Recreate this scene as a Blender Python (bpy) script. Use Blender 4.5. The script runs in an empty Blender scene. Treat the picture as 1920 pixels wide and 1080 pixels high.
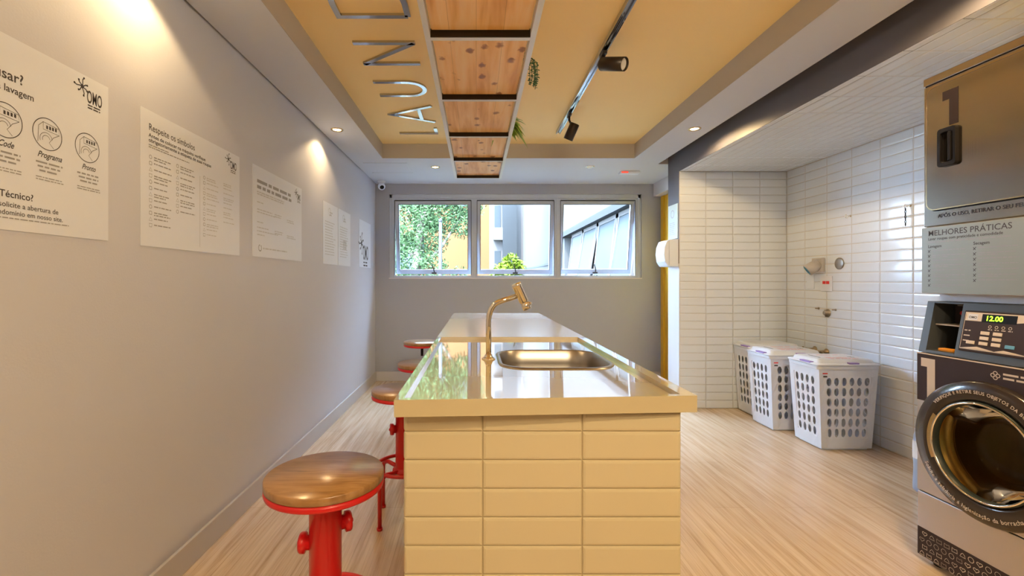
import bpy, bmesh, math, random
from mathutils import Vector, Matrix
random.seed(7)
PI = math.pi
SC = bpy.context.scene
COL = SC.collection

# ------------------------------------------------------------------ camera
cd = bpy.data.cameras.new('camera'); cam = bpy.data.objects.new('camera', cd); COL.objects.link(cam)
cam.location = (0, 0, 1.2); cam.rotation_euler = (PI/2, 0, 0)
cd.sensor_width = 36; cd.lens = 865/1920*36
cd.shift_x = 67/1920; cd.shift_y = -14/1920
cd.clip_start = 0.02; cd.clip_end = 300
SC.camera = cam
# ------------------------------------------------------------------ view
SC.view_settings.view_transform = 'Standard'; SC.view_settings.look = 'None'
SC.view_settings.gamma = 1; SC.view_settings.use_curve_mapping = False
SC.view_settings.exposure = 0.58
# ------------------------------------------------------------------ world
w = bpy.data.worlds.new('sky'); SC.world = w; w.use_nodes = True
wn = w.node_tree; wn.nodes.clear()
wo = wn.nodes.new('ShaderNodeOutputWorld'); bg = wn.nodes.new('ShaderNodeBackground')
bg.inputs[0].default_value = (0.52, 0.74, 1.0, 1); bg.inputs[1].default_value = 31
wn.links.new(bg.outputs[0], wo.inputs[0])
# sun: high, from behind the building, lights the yard and never enters the room
sd = bpy.data.lights.new('sun', 'SUN'); sd.energy = 9.0; sd.angle = math.radians(3); sd.color = (1, .95, .86)
sun = bpy.data.objects.new('sun', sd); COL.objects.link(sun); sun.location = (0, -5, 12)
sun.rotation_euler = (math.radians(38), 0, math.radians(-30))

WARM = (1.0, 0.69, 0.33)
NEUTRAL = (1.0, 0.78, 0.48)
E_DOWN = 21.0      # watts of one downlight
E_TRACK = 44.0     # watts of one lit track head

# ================================================================== helpers
def put(o, parent=None):
    COL.objects.link(o)
    if parent is not None:
        o.parent = parent
        o.matrix_parent_inverse = Matrix.Translation(parent.location).inverted() if parent.type == 'EMPTY' else Matrix.Identity(4)
    return o
def tag(o, label=None, cat=None, group=None, kind=None):
    if label: o['label'] = label
    if cat: o['category'] = cat
    if group: o['group'] = group
    if kind: o['kind'] = kind
    return o
def thing(name, label, cat, loc, group=None):
    o = bpy.data.objects.new(name, None); COL.objects.link(o); o.location = loc
    o.empty_display_size = .05
    return tag(o, label, cat, group)

class Fr:
    """a flat local frame: origin O, right R, up U, normal N"""
    def __init__(s, O, R, U):
        s.O = Vector(O); s.R = Vector(R).normalized(); s.U = Vector(U).normalized(); s.N = s.R.cross(s.U)
    def p(s, x, y, z=0): return s.O + s.R*x + s.U*y + s.N*z
WORLD = Fr((0,0,0), (1,0,0), (0,1,0))

_tc = {}
def text_geo(txt, size, bold=0.0, shear=0.0):
    k = (txt, size, bold, shear)
    if k in _tc: return _tc[k]
    c = bpy.data.curves.new('t', 'FONT'); c.body = txt; c.size = size; c.offset = bold*size; c.shear = shear
    c.resolution_u = 3
    o = bpy.data.objects.new('t', c)
    me = bpy.data.meshes.new_from_object(o)
    vs = [v.co.copy() for v in me.vertices]; fs = [list(p.vertices) for p in me.polygons]
    bpy.data.objects.remove(o); bpy.data.curves.remove(c); bpy.data.meshes.remove(me)
    wd = (max(v.x for v in vs) if vs else size*.3)
    _tc[k] = (vs, fs, wd)
    return _tc[k]

class MB:
    def __init__(s): s.v = []; s.f = []; s.m = []; s.s = []
    def add(s, vs, fs, mi=0, smooth=False):
        b = len(s.v); s.v += [tuple(v) for v in vs]
        for f in fs:
            s.f.append([b+i for i in f]); s.m.append(mi); s.s.append(smooth)
        return s
    def box(s, x0, x1, y0, y1, z0, z1, mi=0, fr=WORLD):
        P = [fr.p(x, y, z) for z in (z0, z1) for y in (y0, y1) for x in (x0, x1)]
        return s.add(P, [(0,2,3,1),(4,5,7,6),(0,1,5,4),(2,6,7,3),(0,4,6,2),(1,3,7,5)], mi)
    def prism(s, pts, z0, z1, fr=WORLD, mi=0, smooth=False):
        n = len(pts)
        P = [fr.p(x, y, z0) for x, y in pts] + [fr.p(x, y, z1) for x, y in pts]
        F = [tuple(range(n-1, -1, -1)), tuple(range(n, 2*n))]
        s.add(P, F, mi)
        s.add(P, [(i, (i+1) % n, n+(i+1) % n, n+i) for i in range(n)], mi, smooth)
        return s
    def flat(s, pts, z, fr=WORLD, mi=0):
        return s.add([fr.p(x, y, z) for x, y in pts], [tuple(range(len(pts)))], mi)
    def lathe(s, prof, fr=WORLD, n=32, mi=0, caps=(True, True), smooth=True, cx=0, cy=0):
        """prof: (radius, height along the frame's normal)"""
        P = []
        for r, h in prof:
            for i in range(n):
                a = 2*PI*i/n; P.append(fr.p(cx+r*math.cos(a), cy+r*math.sin(a), h))
        F = []
        for j in range(len(prof)-1):
            for i in range(n):
                k = (i+1) % n; F.append((j*n+i, j*n+k, (j+1)*n+k, (j+1)*n+i))
        s.add(P, F, mi, smooth)
        if caps[0] and prof[0][0] > 1e-6: s.add(P[:n], [tuple(range(n-1, -1, -1))], mi)
        if caps[1] and prof[-1][0] > 1e-6: s.add(P[-n:], [tuple(range(n))], mi)
        return s
    def tube(s, path, r, n=12, mi=0, closed=False, caps=True):
        path = [Vector(p) for p in path]; m = len(path)
        rs = r if isinstance(r, (list, tuple)) else [r]*m
        T = []
        for i in range(m):
            a = path[(i-1) % m] if (closed or i > 0) else path[i]
            b = path[(i+1) % m] if (closed or i < m-1) else path[i]
            T.append((b-a).normalized())
        up = Vector((0,0,1)) if abs(T[0].z) < .9 else Vector((1,0,0))
        nrm = (up - T[0]*up.dot(T[0])).normalized()
        P = []
        for i in range(m):
            if i:
                q = T[i-1].rotation_difference(T[i]); nrm = q @ nrm
                nrm = (nrm - T[i]*nrm.dot(T[i])).normalized()
            bn = T[i].cross(nrm)
            for k in range(n):
                a = 2*PI*k/n; P.append(path[i] + (nrm*math.cos(a)+bn*math.sin(a))*rs[i])
        F = []
        for i in range(m if closed else m-1):
            j = (i+1) % m
            for k in range(n):
                l = (k+1) % n; F.append((i*n+k, i*n+l, j*n+l, j*n+k))
        s.add(P, F, mi, True)
        if caps and not closed:
            s.add(P[:n], [tuple(range(n-1, -1, -1))], mi); s.add(P[-n:], [tuple(range(n))], mi)
        return s
    def cyl(s, a, b, r, n=24, mi=0): return s.tube([a, b], r, n, mi)
    def ribbon(s, pts, wd, z, fr, mi=0, closed=False):
        m = len(pts); P = []
        for i in range(m):
            a = pts[(i-1) % m] if (closed or i > 0) else pts[i]
            b = pts[(i+1) % m] if (closed or i < m-1) else pts[i]
            dx, dy = b[0]-a[0], b[1]-a[1]; L = math.hypot(dx, dy) or 1
            nx, ny = -dy/L*wd/2, dx/L*wd/2
            P += [fr.p(pts[i][0]+nx, pts[i][1]+ny, z), fr.p(pts[i][0]-nx, pts[i][1]-ny, z)]
        F = []
        for i in range(m if closed else m-1):
            j = (i+1) % m; F.append((2*i, 2*i+1, 2*j+1, 2*j))
        return s.add(P, F, mi)
    def text(s, txt, x, y, size, z, fr, mi=0, bold=0.0, shear=0.0, align='L', maxw=None):
        vs, fs, wd = text_geo(txt, size, bold, shear)
        k = 1.0
        if maxw: k = maxw/wd
        off = {'L': 0, 'C': -wd*k/2, 'R': -wd*k}[align]
        return s.add([fr.p(x+off+v.x*k, y+v.y, z) for v in vs], fs, mi)
    def build(s, name, mats, parent=None, bevel=0, seg=2, sub=0, solid=0):
        me = bpy.data.meshes.new(name); me.from_pydata(s.v, [], s.f)
        if not isinstance(mats, (list, tuple)): mats = [mats]
        for m in mats: me.materials.append(m)
        for i, p in enumerate(me.polygons): p.material_index = s.m[i]; p.use_smooth = s.s[i]
        bm = bmesh.new(); bm.from_mesh(me); bmesh.ops.remove_doubles(bm, verts=bm.verts, dist=1e-6)
        if bevel or True:
            try: bmesh.ops.recalc_face_normals(bm, faces=bm.faces)
            except Exception: pass
        bm.to_mesh(me); bm.free(); me.update()
        o = bpy.data.objects.new(name, me); put(o, parent)
        if solid: md = o.modifiers.new('thick', 'SOLIDIFY'); md.thickness = solid
        if bevel:
            md = o.modifiers.new('bevel', 'BEVEL'); md.width = bevel; md.segments = seg; md.limit_method = 'ANGLE'; md.angle_limit = math.radians(40)
            md.harden_normals = False
        if sub: md = o.modifiers.new('sub', 'SUBSURF'); md.levels = sub; md.render_levels = sub
        return o
def printing(mb, name, mats, parent):
    """flat print: keep the faces pointing along their frame"""
    me = bpy.data.meshes.new(name); me.from_pydata(mb.v, [], mb.f)
    if not isinstance(mats, (list, tuple)): mats = [mats]
    for m in mats: me.materials.append(m)
    for i, p in enumerate(me.polygons): p.material_index = mb.m[i]
    me.update(); o = bpy.data.objects.new(name, me); return put(o, parent)
def struct(name, mb, mats, bevel=0, parent=None):
    o = mb.build(name, mats, parent, bevel)
    if parent is None: o['kind'] = 'structure'
    return o
def rrect(x0, x1, y0, y1, r, n=6):
    pts = []
    for cx, cy, a0 in ((x1-r, y1-r, 0), (x0+r, y1-r, 90), (x0+r, y0+r, 180), (x1-r, y0+r, 270)):
        for i in range(n+1):
            a = math.radians(a0+90*i/n); pts.append((cx+r*math.cos(a), cy+r*math.sin(a)))
    return pts
def circ(cx, cy, r, n=32, a0=0, a1=360):
    k = n if a1-a0 == 360 else n+1
    return [(cx+r*math.cos(math.radians(a0+(a1-a0)*i/n)), cy+r*math.sin(math.radians(a0+(a1-a0)*i/n))) for i in range(k)]
def tiles(mb, fr, u0, u1, v0, v1, w_, h_, uo, vo, g=.0026, lift=.005, ins=.009, mi=0):
    """bevelled wall tiles in a straight grid, one shallow pillow each, cut at the borders"""
    iu = math.floor((u0-uo)/w_)
    while uo+iu*w_ < u1-1e-4:
        a, b = max(u0, uo+iu*w_), min(u1, uo+(iu+1)*w_); iu += 1
        if b-a < .012: continue
        iv = math.floor((v0-vo)/h_)
        while vo+iv*h_ < v1-1e-4:
            c, d = max(v0, vo+iv*h_), min(v1, vo+(iv+1)*h_); iv += 1
            if d-c < .012: continue
            A, B, Cc, D = a+g/2, b-g/2, c+g/2, d-g/2
            i = min(ins, (B-A)*.3, (D-Cc)*.3)
            j = i*.35; t = lift*.6
            L = [(A,Cc,0),(B,Cc,0),(B,D,0),(A,D,0),
                 (A,Cc,t*.5),(B,Cc,t*.5),(B,D,t*.5),(A,D,t*.5),
                 (A+j,Cc+j,t*1.25),(B-j,Cc+j,t*1.25),(B-j,D-j,t*1.25),(A+j,D-j,t*1.25),
                 (A+i,Cc+i,lift),(B-i,Cc+i,lift),(B-i,D-i,lift),(A+i,D-i,lift)]
            F = []
            for q in range(3):
                for k in range(4):
                    l = (k+1) % 4; F.append((q*4+k, q*4+l, q*4+4+l, q*4+4+k))
            F.append((12,13,14,15))
            mb.add([fr.p(*p) for p in L], F, mi, False)

# ================================================================== materials
def new_mat(name):
    m = bpy.data.materials.new(name); m.use_nodes = True
    return m, m.node_tree, m.node_tree.nodes['Principled BSDF']
def mat(name, col, rough=.5, metal=0, spec=.5, coat=0, noise=0, nscale=20, bump=0, bscale=60, trans=0, emit=None, es=0, ior=1.45, alpha=1, coat_rough=.05):
    m, nt, b = new_mat(name)
    b.inputs['Base Color'].default_value = (*col, 1); b.inputs['Roughness'].default_value = rough
    b.inputs['Metallic'].default_value = metal; b.inputs['Specular IOR Level'].default_value = spec
    b.inputs['Coat Weight'].default_value = coat; b.inputs['Coat IOR'].default_value = 1.6 if name == 'cream_quartz' else 1.5; b.inputs['Coat Roughness'].default_value = coat_rough
    b.inputs['Transmission Weight'].default_value = trans; b.inputs['IOR'].default_value = ior
    b.inputs['Alpha'].default_value = alpha
    if emit: b.inputs['Emission Color'].default_value = (*emit, 1); b.inputs['Emission Strength'].default_value = es
    tc = nt.nodes.new('ShaderNodeTexCoord')
    if noise:
        n = nt.nodes.new('ShaderNodeTexNoise'); n.inputs['Scale'].default_value = nscale; n.inputs['Detail'].default_value = 5
        nt.links.new(tc.outputs['Object'], n.inputs['Vector'])
        mx = nt.nodes.new('ShaderNodeMix'); mx.data_type = 'RGBA'
        mx.inputs['A'].default_value = (*[c*(1-noise) for c in col], 1); mx.inputs['B'].default_value = (*[min(1, c*(1+noise)) for c in col], 1)
        nt.links.new(n.outputs['Fac'], mx.inputs['Factor']); nt.links.new(mx.outputs['Result'], b.inputs['Base Color'])
    if bump:
        n = nt.nodes.new('ShaderNodeTexNoise'); n.inputs['Scale'].default_value = bscale; n.inputs['Detail'].default_value = 3
        nt.links.new(tc.outputs['Object'], n.inputs['Vector'])
        bp = nt.nodes.new('ShaderNodeBump'); bp.inputs['Strength'].default_value = bump; bp.inputs['Distance'].default_value = .01
        nt.links.new(n.outputs['Fac'], bp.inputs['Height']); nt.links.new(bp.outputs['Normal'], b.inputs['Normal'])
    return m
def ramp(nt, stops):
    r = nt.nodes.new('ShaderNodeValToRGB'); e = r.color_ramp.elements
    e[0].position, e[0].color = stops[0][0], (*stops[0][1], 1)
    e[1].position, e[1].color = stops[-1][0], (*stops[-1][1], 1)
    for p, c in stops[1:-1]:
        x = e.new(p); x.color = (*c, 1)
    return r
def mapping(nt, scale, rot=(0,0,0)):
    tc = nt.nodes.new('ShaderNodeTexCoord'); mp = nt.nodes.new('ShaderNodeMapping')
    mp.inputs['Scale'].default_value = scale; mp.inputs['Rotation'].default_value = rot
    nt.links.new(tc.outputs['Object'], mp.inputs['Vector']); return mp
def mul(nt, a, b, fac=1.0, mode='MULTIPLY'):
    mx = nt.nodes.new('ShaderNodeMix'); mx.data_type = 'RGBA'; mx.blend_type = mode
    mx.inputs['Factor'].default_value = fac
    nt.links.new(a, mx.inputs['A']); nt.links.new(b, mx.inputs['B']); return mx.outputs['Result']

def floor_mat():
    m, nt, b = new_mat('oak_vinyl')
    m1 = mapping(nt, (34, 1.6, 1)); n1 = nt.nodes.new('ShaderNodeTexNoise'); n1.inputs['Scale'].default_value = 1.0; n1.inputs['Detail'].default_value = 8; n1.inputs['Roughness'].default_value = .62
    nt.links.new(m1.outputs[0], n1.inputs['Vector'])
    r1 = ramp(nt, [(.28, (.50, .355, .22)), (.47, (.71, .54, .375)), (.66, (.83, .68, .51))]); nt.links.new(n1.outputs['Fac'], r1.inputs[0])
    m2 = mapping(nt, (120, 2.5, 1)); n2 = nt.nodes.new('ShaderNodeTexNoise'); n2.inputs['Scale'].default_value = 1.0; n2.inputs['Detail'].default_value = 3
    nt.links.new(m2.outputs[0], n2.inputs['Vector'])
    r2 = ramp(nt, [(.36, (.80, .77, .73)), (.50, (1, 1, 1))]); nt.links.new(n2.outputs['Fac'], r2.inputs[0])
    c = mul(nt, r1.outputs[0], r2.outputs[0], .7)
    m3 = mapping(nt, (1, 1, 1), (0, 0, PI/2)); br = nt.nodes.new('ShaderNodeTexBrick')
    br.inputs['Scale'].default_value = 1; br.inputs['Brick Width'].default_value = 1.22; br.inputs['Row Height'].default_value = .18
    br.inputs['Mortar Size'].default_value = .0012; br.inputs['Color1'].default_value = (1,1,1,1); br.inputs['Color2'].default_value = (.90,.89,.87,1); br.inputs['Mortar'].default_value = (.62,.55,.48,1)
    nt.links.new(m3.outputs[0], br.inputs['Vector'])
    c = mul(nt, c, br.outputs['Color'], .8)
    nt.links.new(c, b.inputs['Base Color'])
    b.inputs['Roughness'].default_value = .26; b.inputs['Specular IOR Level'].default_value = .9; b.inputs['Coat Weight'].default_value = .45; b.inputs['Coat Roughness'].default_value = .22; b.inputs['Coat IOR'].default_value = 1.6
    bp = nt.nodes.new('ShaderNodeBump'); bp.inputs['Strength'].default_value = .16; bp.inputs['Distance'].default_value = .004
    nt.links.new(n2.outputs['Fac'], bp.inputs['Height']); nt.links.new(bp.outputs['Normal'], b.inputs['Normal'])
    return m
def pine_mat():
    m, nt, b = new_mat('knotty_pine')
    m1 = mapping(nt, (26, 2.2, 4)); n1 = nt.nodes.new('ShaderNodeTexNoise'); n1.inputs['Scale'].default_value = 1; n1.inputs['Detail'].default_value = 6; n1.inputs['Distortion'].default_value = .4
    nt.links.new(m1.outputs[0], n1.inputs['Vector'])
    r1 = ramp(nt, [(.30, (.72, .34, .10)), (.50, (.92, .56, .22)), (.70, (.96, .68, .38))]); nt.links.new(n1.outputs['Fac'], r1.inputs[0])
    # board joints
    m2 = mapping(nt, (1, 1, 1)); wv = nt.nodes.new('ShaderNodeTexBrick'); wv.inputs['Scale'].default_value = 1; wv.inputs['Brick Width'].default_value = .095; wv.inputs['Row Height'].default_value = 5; wv.offset = 0
    wv.inputs['Mortar Size'].default_value = .0007; wv.inputs['Color1'].default_value = (1,1,1,1); wv.inputs['Color2'].default_value = (.86,.82,.78,1); wv.inputs['Mortar'].default_value = (.5,.4,.34,1)
    nt.links.new(m2.outputs[0], wv.inputs['Vector'])
    c = mul(nt, r1.outputs[0], wv.outputs['Color'], .8)
    # knots
    m3 = mapping(nt, (13, 10, 3)); vo = nt.nodes.new('ShaderNodeTexVoronoi'); vo.inputs['Scale'].default_value = 1.0; vo.inputs['Randomness'].default_value = 1
    nn = nt.nodes.new('ShaderNodeTexNoise'); nn.inputs['Scale'].default_value = 4; nn.inputs['Detail'].default_value = 3
    nt.links.new(m3.outputs[0], nn.inputs['Vector'])
    va = nt.nodes.new('ShaderNodeVectorMath'); va.operation = 'ADD'; vs = nt.nodes.new('ShaderNodeVectorMath'); vs.operation = 'SCALE'; vs.inputs['Scale'].default_value = .35
    nt.links.new(nn.outputs['Color'], vs.inputs[0]); nt.links.new(m3.outputs[0], va.inputs[0]); nt.links.new(vs.outputs[0], va.inputs[1]); nt.links.new(va.outputs[0], vo.inputs['Vector'])
    r3 = ramp(nt, [(.10, (.26, .14, .13)), (.17, (.45, .27, .22)), (.25, (1, 1, 1))]); nt.links.new(vo.outputs['Distance'], r3.inputs[0])
    c = mul(nt, c, r3.outputs[0], .9)
    nt.links.new(c, b.inputs['Base Color']); b.inputs['Roughness'].default_value = .42
    return m
def seat_mat():
    m, nt, b = new_mat('seat_elm')
    m1 = mapping(nt, (5, 30, 8), (0, 0, .5)); n1 = nt.nodes.new('ShaderNodeTexNoise'); n1.inputs['Scale'].default_value = 1.6; n1.inputs['Detail'].default_value = 8; n1.inputs['Distortion'].default_value = .8
    nt.links.new(m1.outputs[0], n1.inputs['Vector'])
    r1 = ramp(nt, [(.28, (.22, .105, .035)), (.48, (.36, .185, .065)), (.72, (.46, .26, .105))]); nt.links.new(n1.outputs['Fac'], r1.inputs[0])
    nt.links.new(r1.outputs[0], b.inputs['Base Color']); b.inputs['Roughness'].default_value = .30; b.inputs['Coat Weight'].default_value = .8; b.inputs['Coat Roughness'].default_value = .20
    return m
def glass_mat(name, tint=(1,1,1), refl=.08):
    m = bpy.data.materials.new(name); m.use_nodes = True; nt = m.node_tree; nt.nodes.clear()
    o = nt.nodes.new('ShaderNodeOutputMaterial'); t = nt.nodes.new('ShaderNodeBsdfTransparent'); g = nt.nodes.new('ShaderNodeBsdfGlossy')
    t.inputs[0].default_value = (*tint, 1); g.inputs['Roughness'].default_value = .02
    f = nt.nodes.new('ShaderNodeLayerWeight'); f.inputs['Blend'].default_value = refl
    mx = nt.nodes.new('ShaderNodeMixShader'); nt.links.new(f.outputs['Fresnel'], mx.inputs[0]); nt.links.new(t.outputs[0], mx.inputs[1]); nt.links.new(g.outputs[0], mx.inputs[2])
    nt.links.new(mx.outputs[0], o.inputs[0]); return m
def brushed(name, col, rough, scale=(2, 2, 220), strength=.08):
    m, nt, b = new_mat(name); b.inputs['Base Color'].default_value = (*col, 1); b.inputs['Metallic'].default_value = 1; b.inputs['Roughness'].default_value = rough
    mp = mapping(nt, scale); n = nt.nodes.new('ShaderNodeTexNoise'); n.inputs['Scale'].default_value = 1; n.inputs['Detail'].default_value = 2
    nt.links.new(mp.outputs[0], n.inputs['Vector']); bp = nt.nodes.new('ShaderNodeBump'); bp.inputs['Strength'].default_value = strength; bp.inputs['Distance'].default_value = .002
    nt.links.new(n.outputs['Fac'], bp.inputs['Height']); nt.links.new(bp.outputs['Normal'], b.inputs['Normal']); return m

M = dict(
    floor=floor_mat(), pine=pine_mat(), seat=seat_mat(),
    wall=mat('taupe_paint', (.56, .575, .66), .55, bump=.05, bscale=140, noise=.02, nscale=3, spec=.35),
    backwall=mat('shaded_wall_paint', (.38, .40, .465), .55, bump=.05, bscale=140, noise=.02, nscale=3, spec=.35),  # copy of the wall paint, darkened for the shade on the back wall
    soffit=mat('ceiling_paint', (.64, .67, .76), .6, noise=.015, nscale=2),
    traywall=mat('ceiling_edge_paint', (.46, .42, .39), .6),
    ochre=mat('ochre_ceiling_paint', (.98, .73, .33), .6, noise=.02, nscale=2),
    dark=mat('charcoal_paint', (.12, .115, .14), .5, noise=.03, nscale=4),
    pale=mat('pale_paint', (.66, .65, .68), .55, noise=.02, nscale=4),
    base=mat('baseboard_paint', (.56, .55, .57), .4),
    white_tile=mat('white_glazed_tile', (.72, .79, .90), .12, spec=.6, bump=.03, bscale=14),
    grout=mat('tile_grout', (.60, .57, .55), .8, noise=.06, nscale=40),
    cream_tile=mat('cream_glazed_tile', (.59, .51, .34), .14, bump=.03, bscale=12),
    cream_grout=mat('cream_grout', (.48, .39, .25), .7, noise=.05, nscale=40),
    quartz=mat('cream_quartz', (.56, .48, .31), .06, spec=.8, noise=.012, nscale=160, coat=1.0, coat_rough=.03),
    steel=brushed('brushed_steel', (.50, .44, .36), .14, (2, 220, 2), .025),
    steel2=brushed('satin_steel', (.62, .60, .63), .36, (2, 2, 160)),
    quartz_satin=mat('cream_quartz_satin', (.66, .62, .55), .24, spec=1.0, noise=.012, nscale=160, coat=.8, coat_rough=.22),
    sinksteel=brushed('sink_steel', (.36, .335, .31), .32, (60, 60, 2), .05),
    chrome=mat('polished_chrome', (.86, .80, .70), .10, 1, noise=.02, nscale=6),
    gold=mat('gilded_trim', (.62, .47, .26), .22, 1, noise=.02, nscale=6),
    mirror=mat('mirror_steel', (.50, .51, .54), .10, 1, noise=.02, nscale=6),
    rail=mat('painted_rail_metal', (.70, .74, .80), .35, .2, noise=.04, nscale=14),
    black=mat('black_plastic', (.008, .007, .008), .45, spec=.15, noise=.1, nscale=20),
    blackm=mat('black_lacquered_metal', (.035, .028, .024), .35, .4, noise=.1, nscale=20),
    red=mat('red_enamel', (.62, .010, .012), .32, coat=.3, noise=.05, nscale=10),
    win=mat('grey_window_aluminium', (.50, .56, .66), .35, noise=.02, nscale=8),
    yellow=mat('yellow_door_paint', (.80, .46, .03), .4, noise=.03, nscale=5),
    paper=mat('matte_poster_board', (.70, .74, .84), .45, noise=.01, nscale=30),
    ink=mat('dark_ink', (.05, .045, .055), .6, noise=.1, nscale=30),
    greyink=mat('grey_ink', (.30, .30, .33), .6, noise=.1, nscale=30),
    paleink=mat('pale_ink', (.52, .53, .57), .6, noise=.1, nscale=30),
    hamper=mat('white_moulded_plastic', (.71, .78, .91), .36, noise=.01, nscale=10),
    purple=mat('purple_plastic', (.30, .22, .62), .4, noise=.05, nscale=20),
    pinkink=mat('pink_ink', (.75, .35, .35), .6, noise=.1, nscale=40),
    redink=mat('red_ink', (.70, .03, .03), .5, noise=.1, nscale=40),
    slate=mat('slate_plastic', (.060, .068, .078), .38, noise=.08, nscale=12),
    decal=mat('charcoal_vinyl_decal', (.052, .040, .047), .6, spec=.15, noise=.06, nscale=12),
    beige=mat('beige_vinyl_print', (.66, .58, .50), .5, noise=.02, nscale=30),
    ring=mat('dark_door_plastic', (.035, .026, .024), .22, noise=.1, nscale=10, coat=.4),
    drum=brushed('drum_steel', (.75, .58, .30), .25, (20, 20, 20), .04),
    rubber=mat('green_grey_rubber', (.022, .030, .025), .4, noise=.1, nscale=10),
    brass=mat('aged_brass', (.42, .33, .22), .3, 1, noise=.15, nscale=60),
    cap=mat('brushed_bronze_cap', (.33, .30, .27), .35, .8, noise=.1, nscale=60),
    jug=mat('blue_translucent_plastic', (.50, .66, .95), .3, trans=.25, noise=.02, nscale=10),
    label=mat('white_label_paper', (.86, .90, .98), .5, noise=.02, nscale=40),
    leaf=mat('tree_leaf', (0.065, 0.110, 0.044), .5, noise=.35, nscale=3, spec=.15),
    leafy=mat('yellow_green_leaf', (0.083, 0.116, 0.006), .5, noise=.25, nscale=5, spec=.15),
    plantleaf=mat('fern_leaf', (.26, .42, .05), .45, noise=.4, nscale=30),
    succulent=mat('trailing_leaf', (.045, .12, .03), .45, noise=.4, nscale=60),
    bark=mat('bark', (.22, .17, .13), .8, noise=.3, nscale=30),
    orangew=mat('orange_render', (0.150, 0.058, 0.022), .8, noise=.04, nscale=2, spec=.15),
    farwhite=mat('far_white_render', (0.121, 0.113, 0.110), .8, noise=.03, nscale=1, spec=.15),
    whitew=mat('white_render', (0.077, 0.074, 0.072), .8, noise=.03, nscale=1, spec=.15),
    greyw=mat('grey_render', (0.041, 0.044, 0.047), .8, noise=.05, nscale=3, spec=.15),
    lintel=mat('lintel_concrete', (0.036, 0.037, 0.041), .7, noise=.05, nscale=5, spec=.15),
    pole=mat('grey_pole', (0.055, 0.055, 0.055), .6, noise=.08, nscale=10, spec=.15),
    grass=mat('yard_ground', (0.066, 0.069, 0.055), .9, noise=.3, nscale=5, spec=.15),
    outglass=mat('building_glass', (0.055, 0.063, 0.069), .5, 0, .04, noise=.15, nscale=1.2),
    clear=glass_mat('clear_pane'),
    bowl=glass_mat('door_bowl_glass', (.80, .74, .55), .22),
    lens=mat('lit_lamp_lens', (1, .9, .7), .4, emit=(1, .72, .34), es=14, noise=.01, nscale=10),
    offlens=mat('unlit_lamp_lens', (.75, .75, .75), .15, noise=.02, nscale=30),
    led=mat('green_led_digits', (.2, .8, .05), .4, emit=(.42, 1.0, .02), es=2.6, noise=.01, nscale=10),
    blue=mat('blue_plastic', (.12, .36, .60), .4, noise=.05, nscale=20),
    orangep=mat('orange_plastic', (.80, .32, .02), .4, noise=.05, nscale=20),
    greyplastic=mat('grey_plastic', (.52, .50, .50), .4, noise=.04, nscale=20),
    terracotta=mat('clay_pot', (.45, .22, .12), .8, noise=.1, nscale=30),
    soil=mat('soil', (.06, .04, .03), .9, noise=.3, nscale=60),
)

# ================================================================== setting
ZC, ZT, ZN = 2.355, 2.491, 2.225      # soffit, raised tray, niche ceiling
XL, XF, XW = -1.208, 1.903, 2.913     # left wall, fascia, niche side wall
YB, YN, YR = 5.52, 4.33, -3.2         # back wall, niche wall, rear
mb = MB(); mb.box(-1.4, 3.1, YR, 5.7, -.12, 0); struct('floor', mb, M['floor'])
mb = MB(); mb.box(XL-.15, XL, YR, 5.7, 0, 2.7); struct('wall_left', mb, M['wall'])
WX0, WX1, WZ0, WZ1 = -1.042, 1.978, 1.226, 2.234
mb = MB()
mb.box(XL, WX0, YB, YB+.18, 0, 2.6).box(WX1, 2.4, YB, YB+.18, 0, 2.6)
mb.box(WX0, WX1, YB, YB+.18, 0, WZ0).box(WX0, WX1, YB, YB+.18, WZ1, 2.6)
struct('wall_back', mb, M['backwall'])
# soffit round the tray (one ceiling, openings left for nothing: fixtures sit on its face)
mb = MB()
mb.box(XL+.012, -.888, YR, 4.36, ZC, ZT)
mb.box(1.498, 1.803, YR, 4.36, ZC, ZT)
mb.box(XL+.012, 1.803, 4.36, 4.576, ZC, ZT)
mb.box(XL+.012, 2.4, 4.576, YB, ZC, ZT)
mb.box(-.888, 1.498, YR, -2.4, ZC, ZT)
struct('ceiling_soffit', mb, [M['soffit']])
mb = MB()
t = .004
mb.box(-.888, -.888+t, -2.4, 4.36, ZC+.0005, ZT).box(1.498-t, 1.498, -2.4, 4.36, ZC+.0005, ZT).box(-.888, 1.498, 4.36-t, 4.36, ZC+.0005, ZT)
struct('trim_1', mb, M['traywall'])
mb = MB(); mb.box(-1.4, 3.1, YR, 5.7, 2.62, 2.75); mb.box(XL, XF, YR, YB, ZT, ZT+.1); struct('ceiling', mb, M['ochre'])
# baseboards
mb = MB(); mb.box(XL, XL+.014, YR, YB, 0, .112); struct('baseboard_left', mb, M['base'], .003)
mb = MB(); mb.box(XL+.014, 2.2, YB-.014, YB, 0, .112); struct('baseboard_back', mb, M['base'], .003)
# dark fascia over the niche and the pillar it ends on
mb = MB(); mb.box(XF, XF+.05, YR, YN, ZN, 2.62); mb.box(XF, 2.12, YN, 4.576, 1.36, 2.62); struct('trim_2', mb, M['dark'])
mb = MB(); mb.box(XF, 2.12, YN, 4.576, 0, 1.36); struct('wall_pillar', mb, M['pale'])
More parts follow.
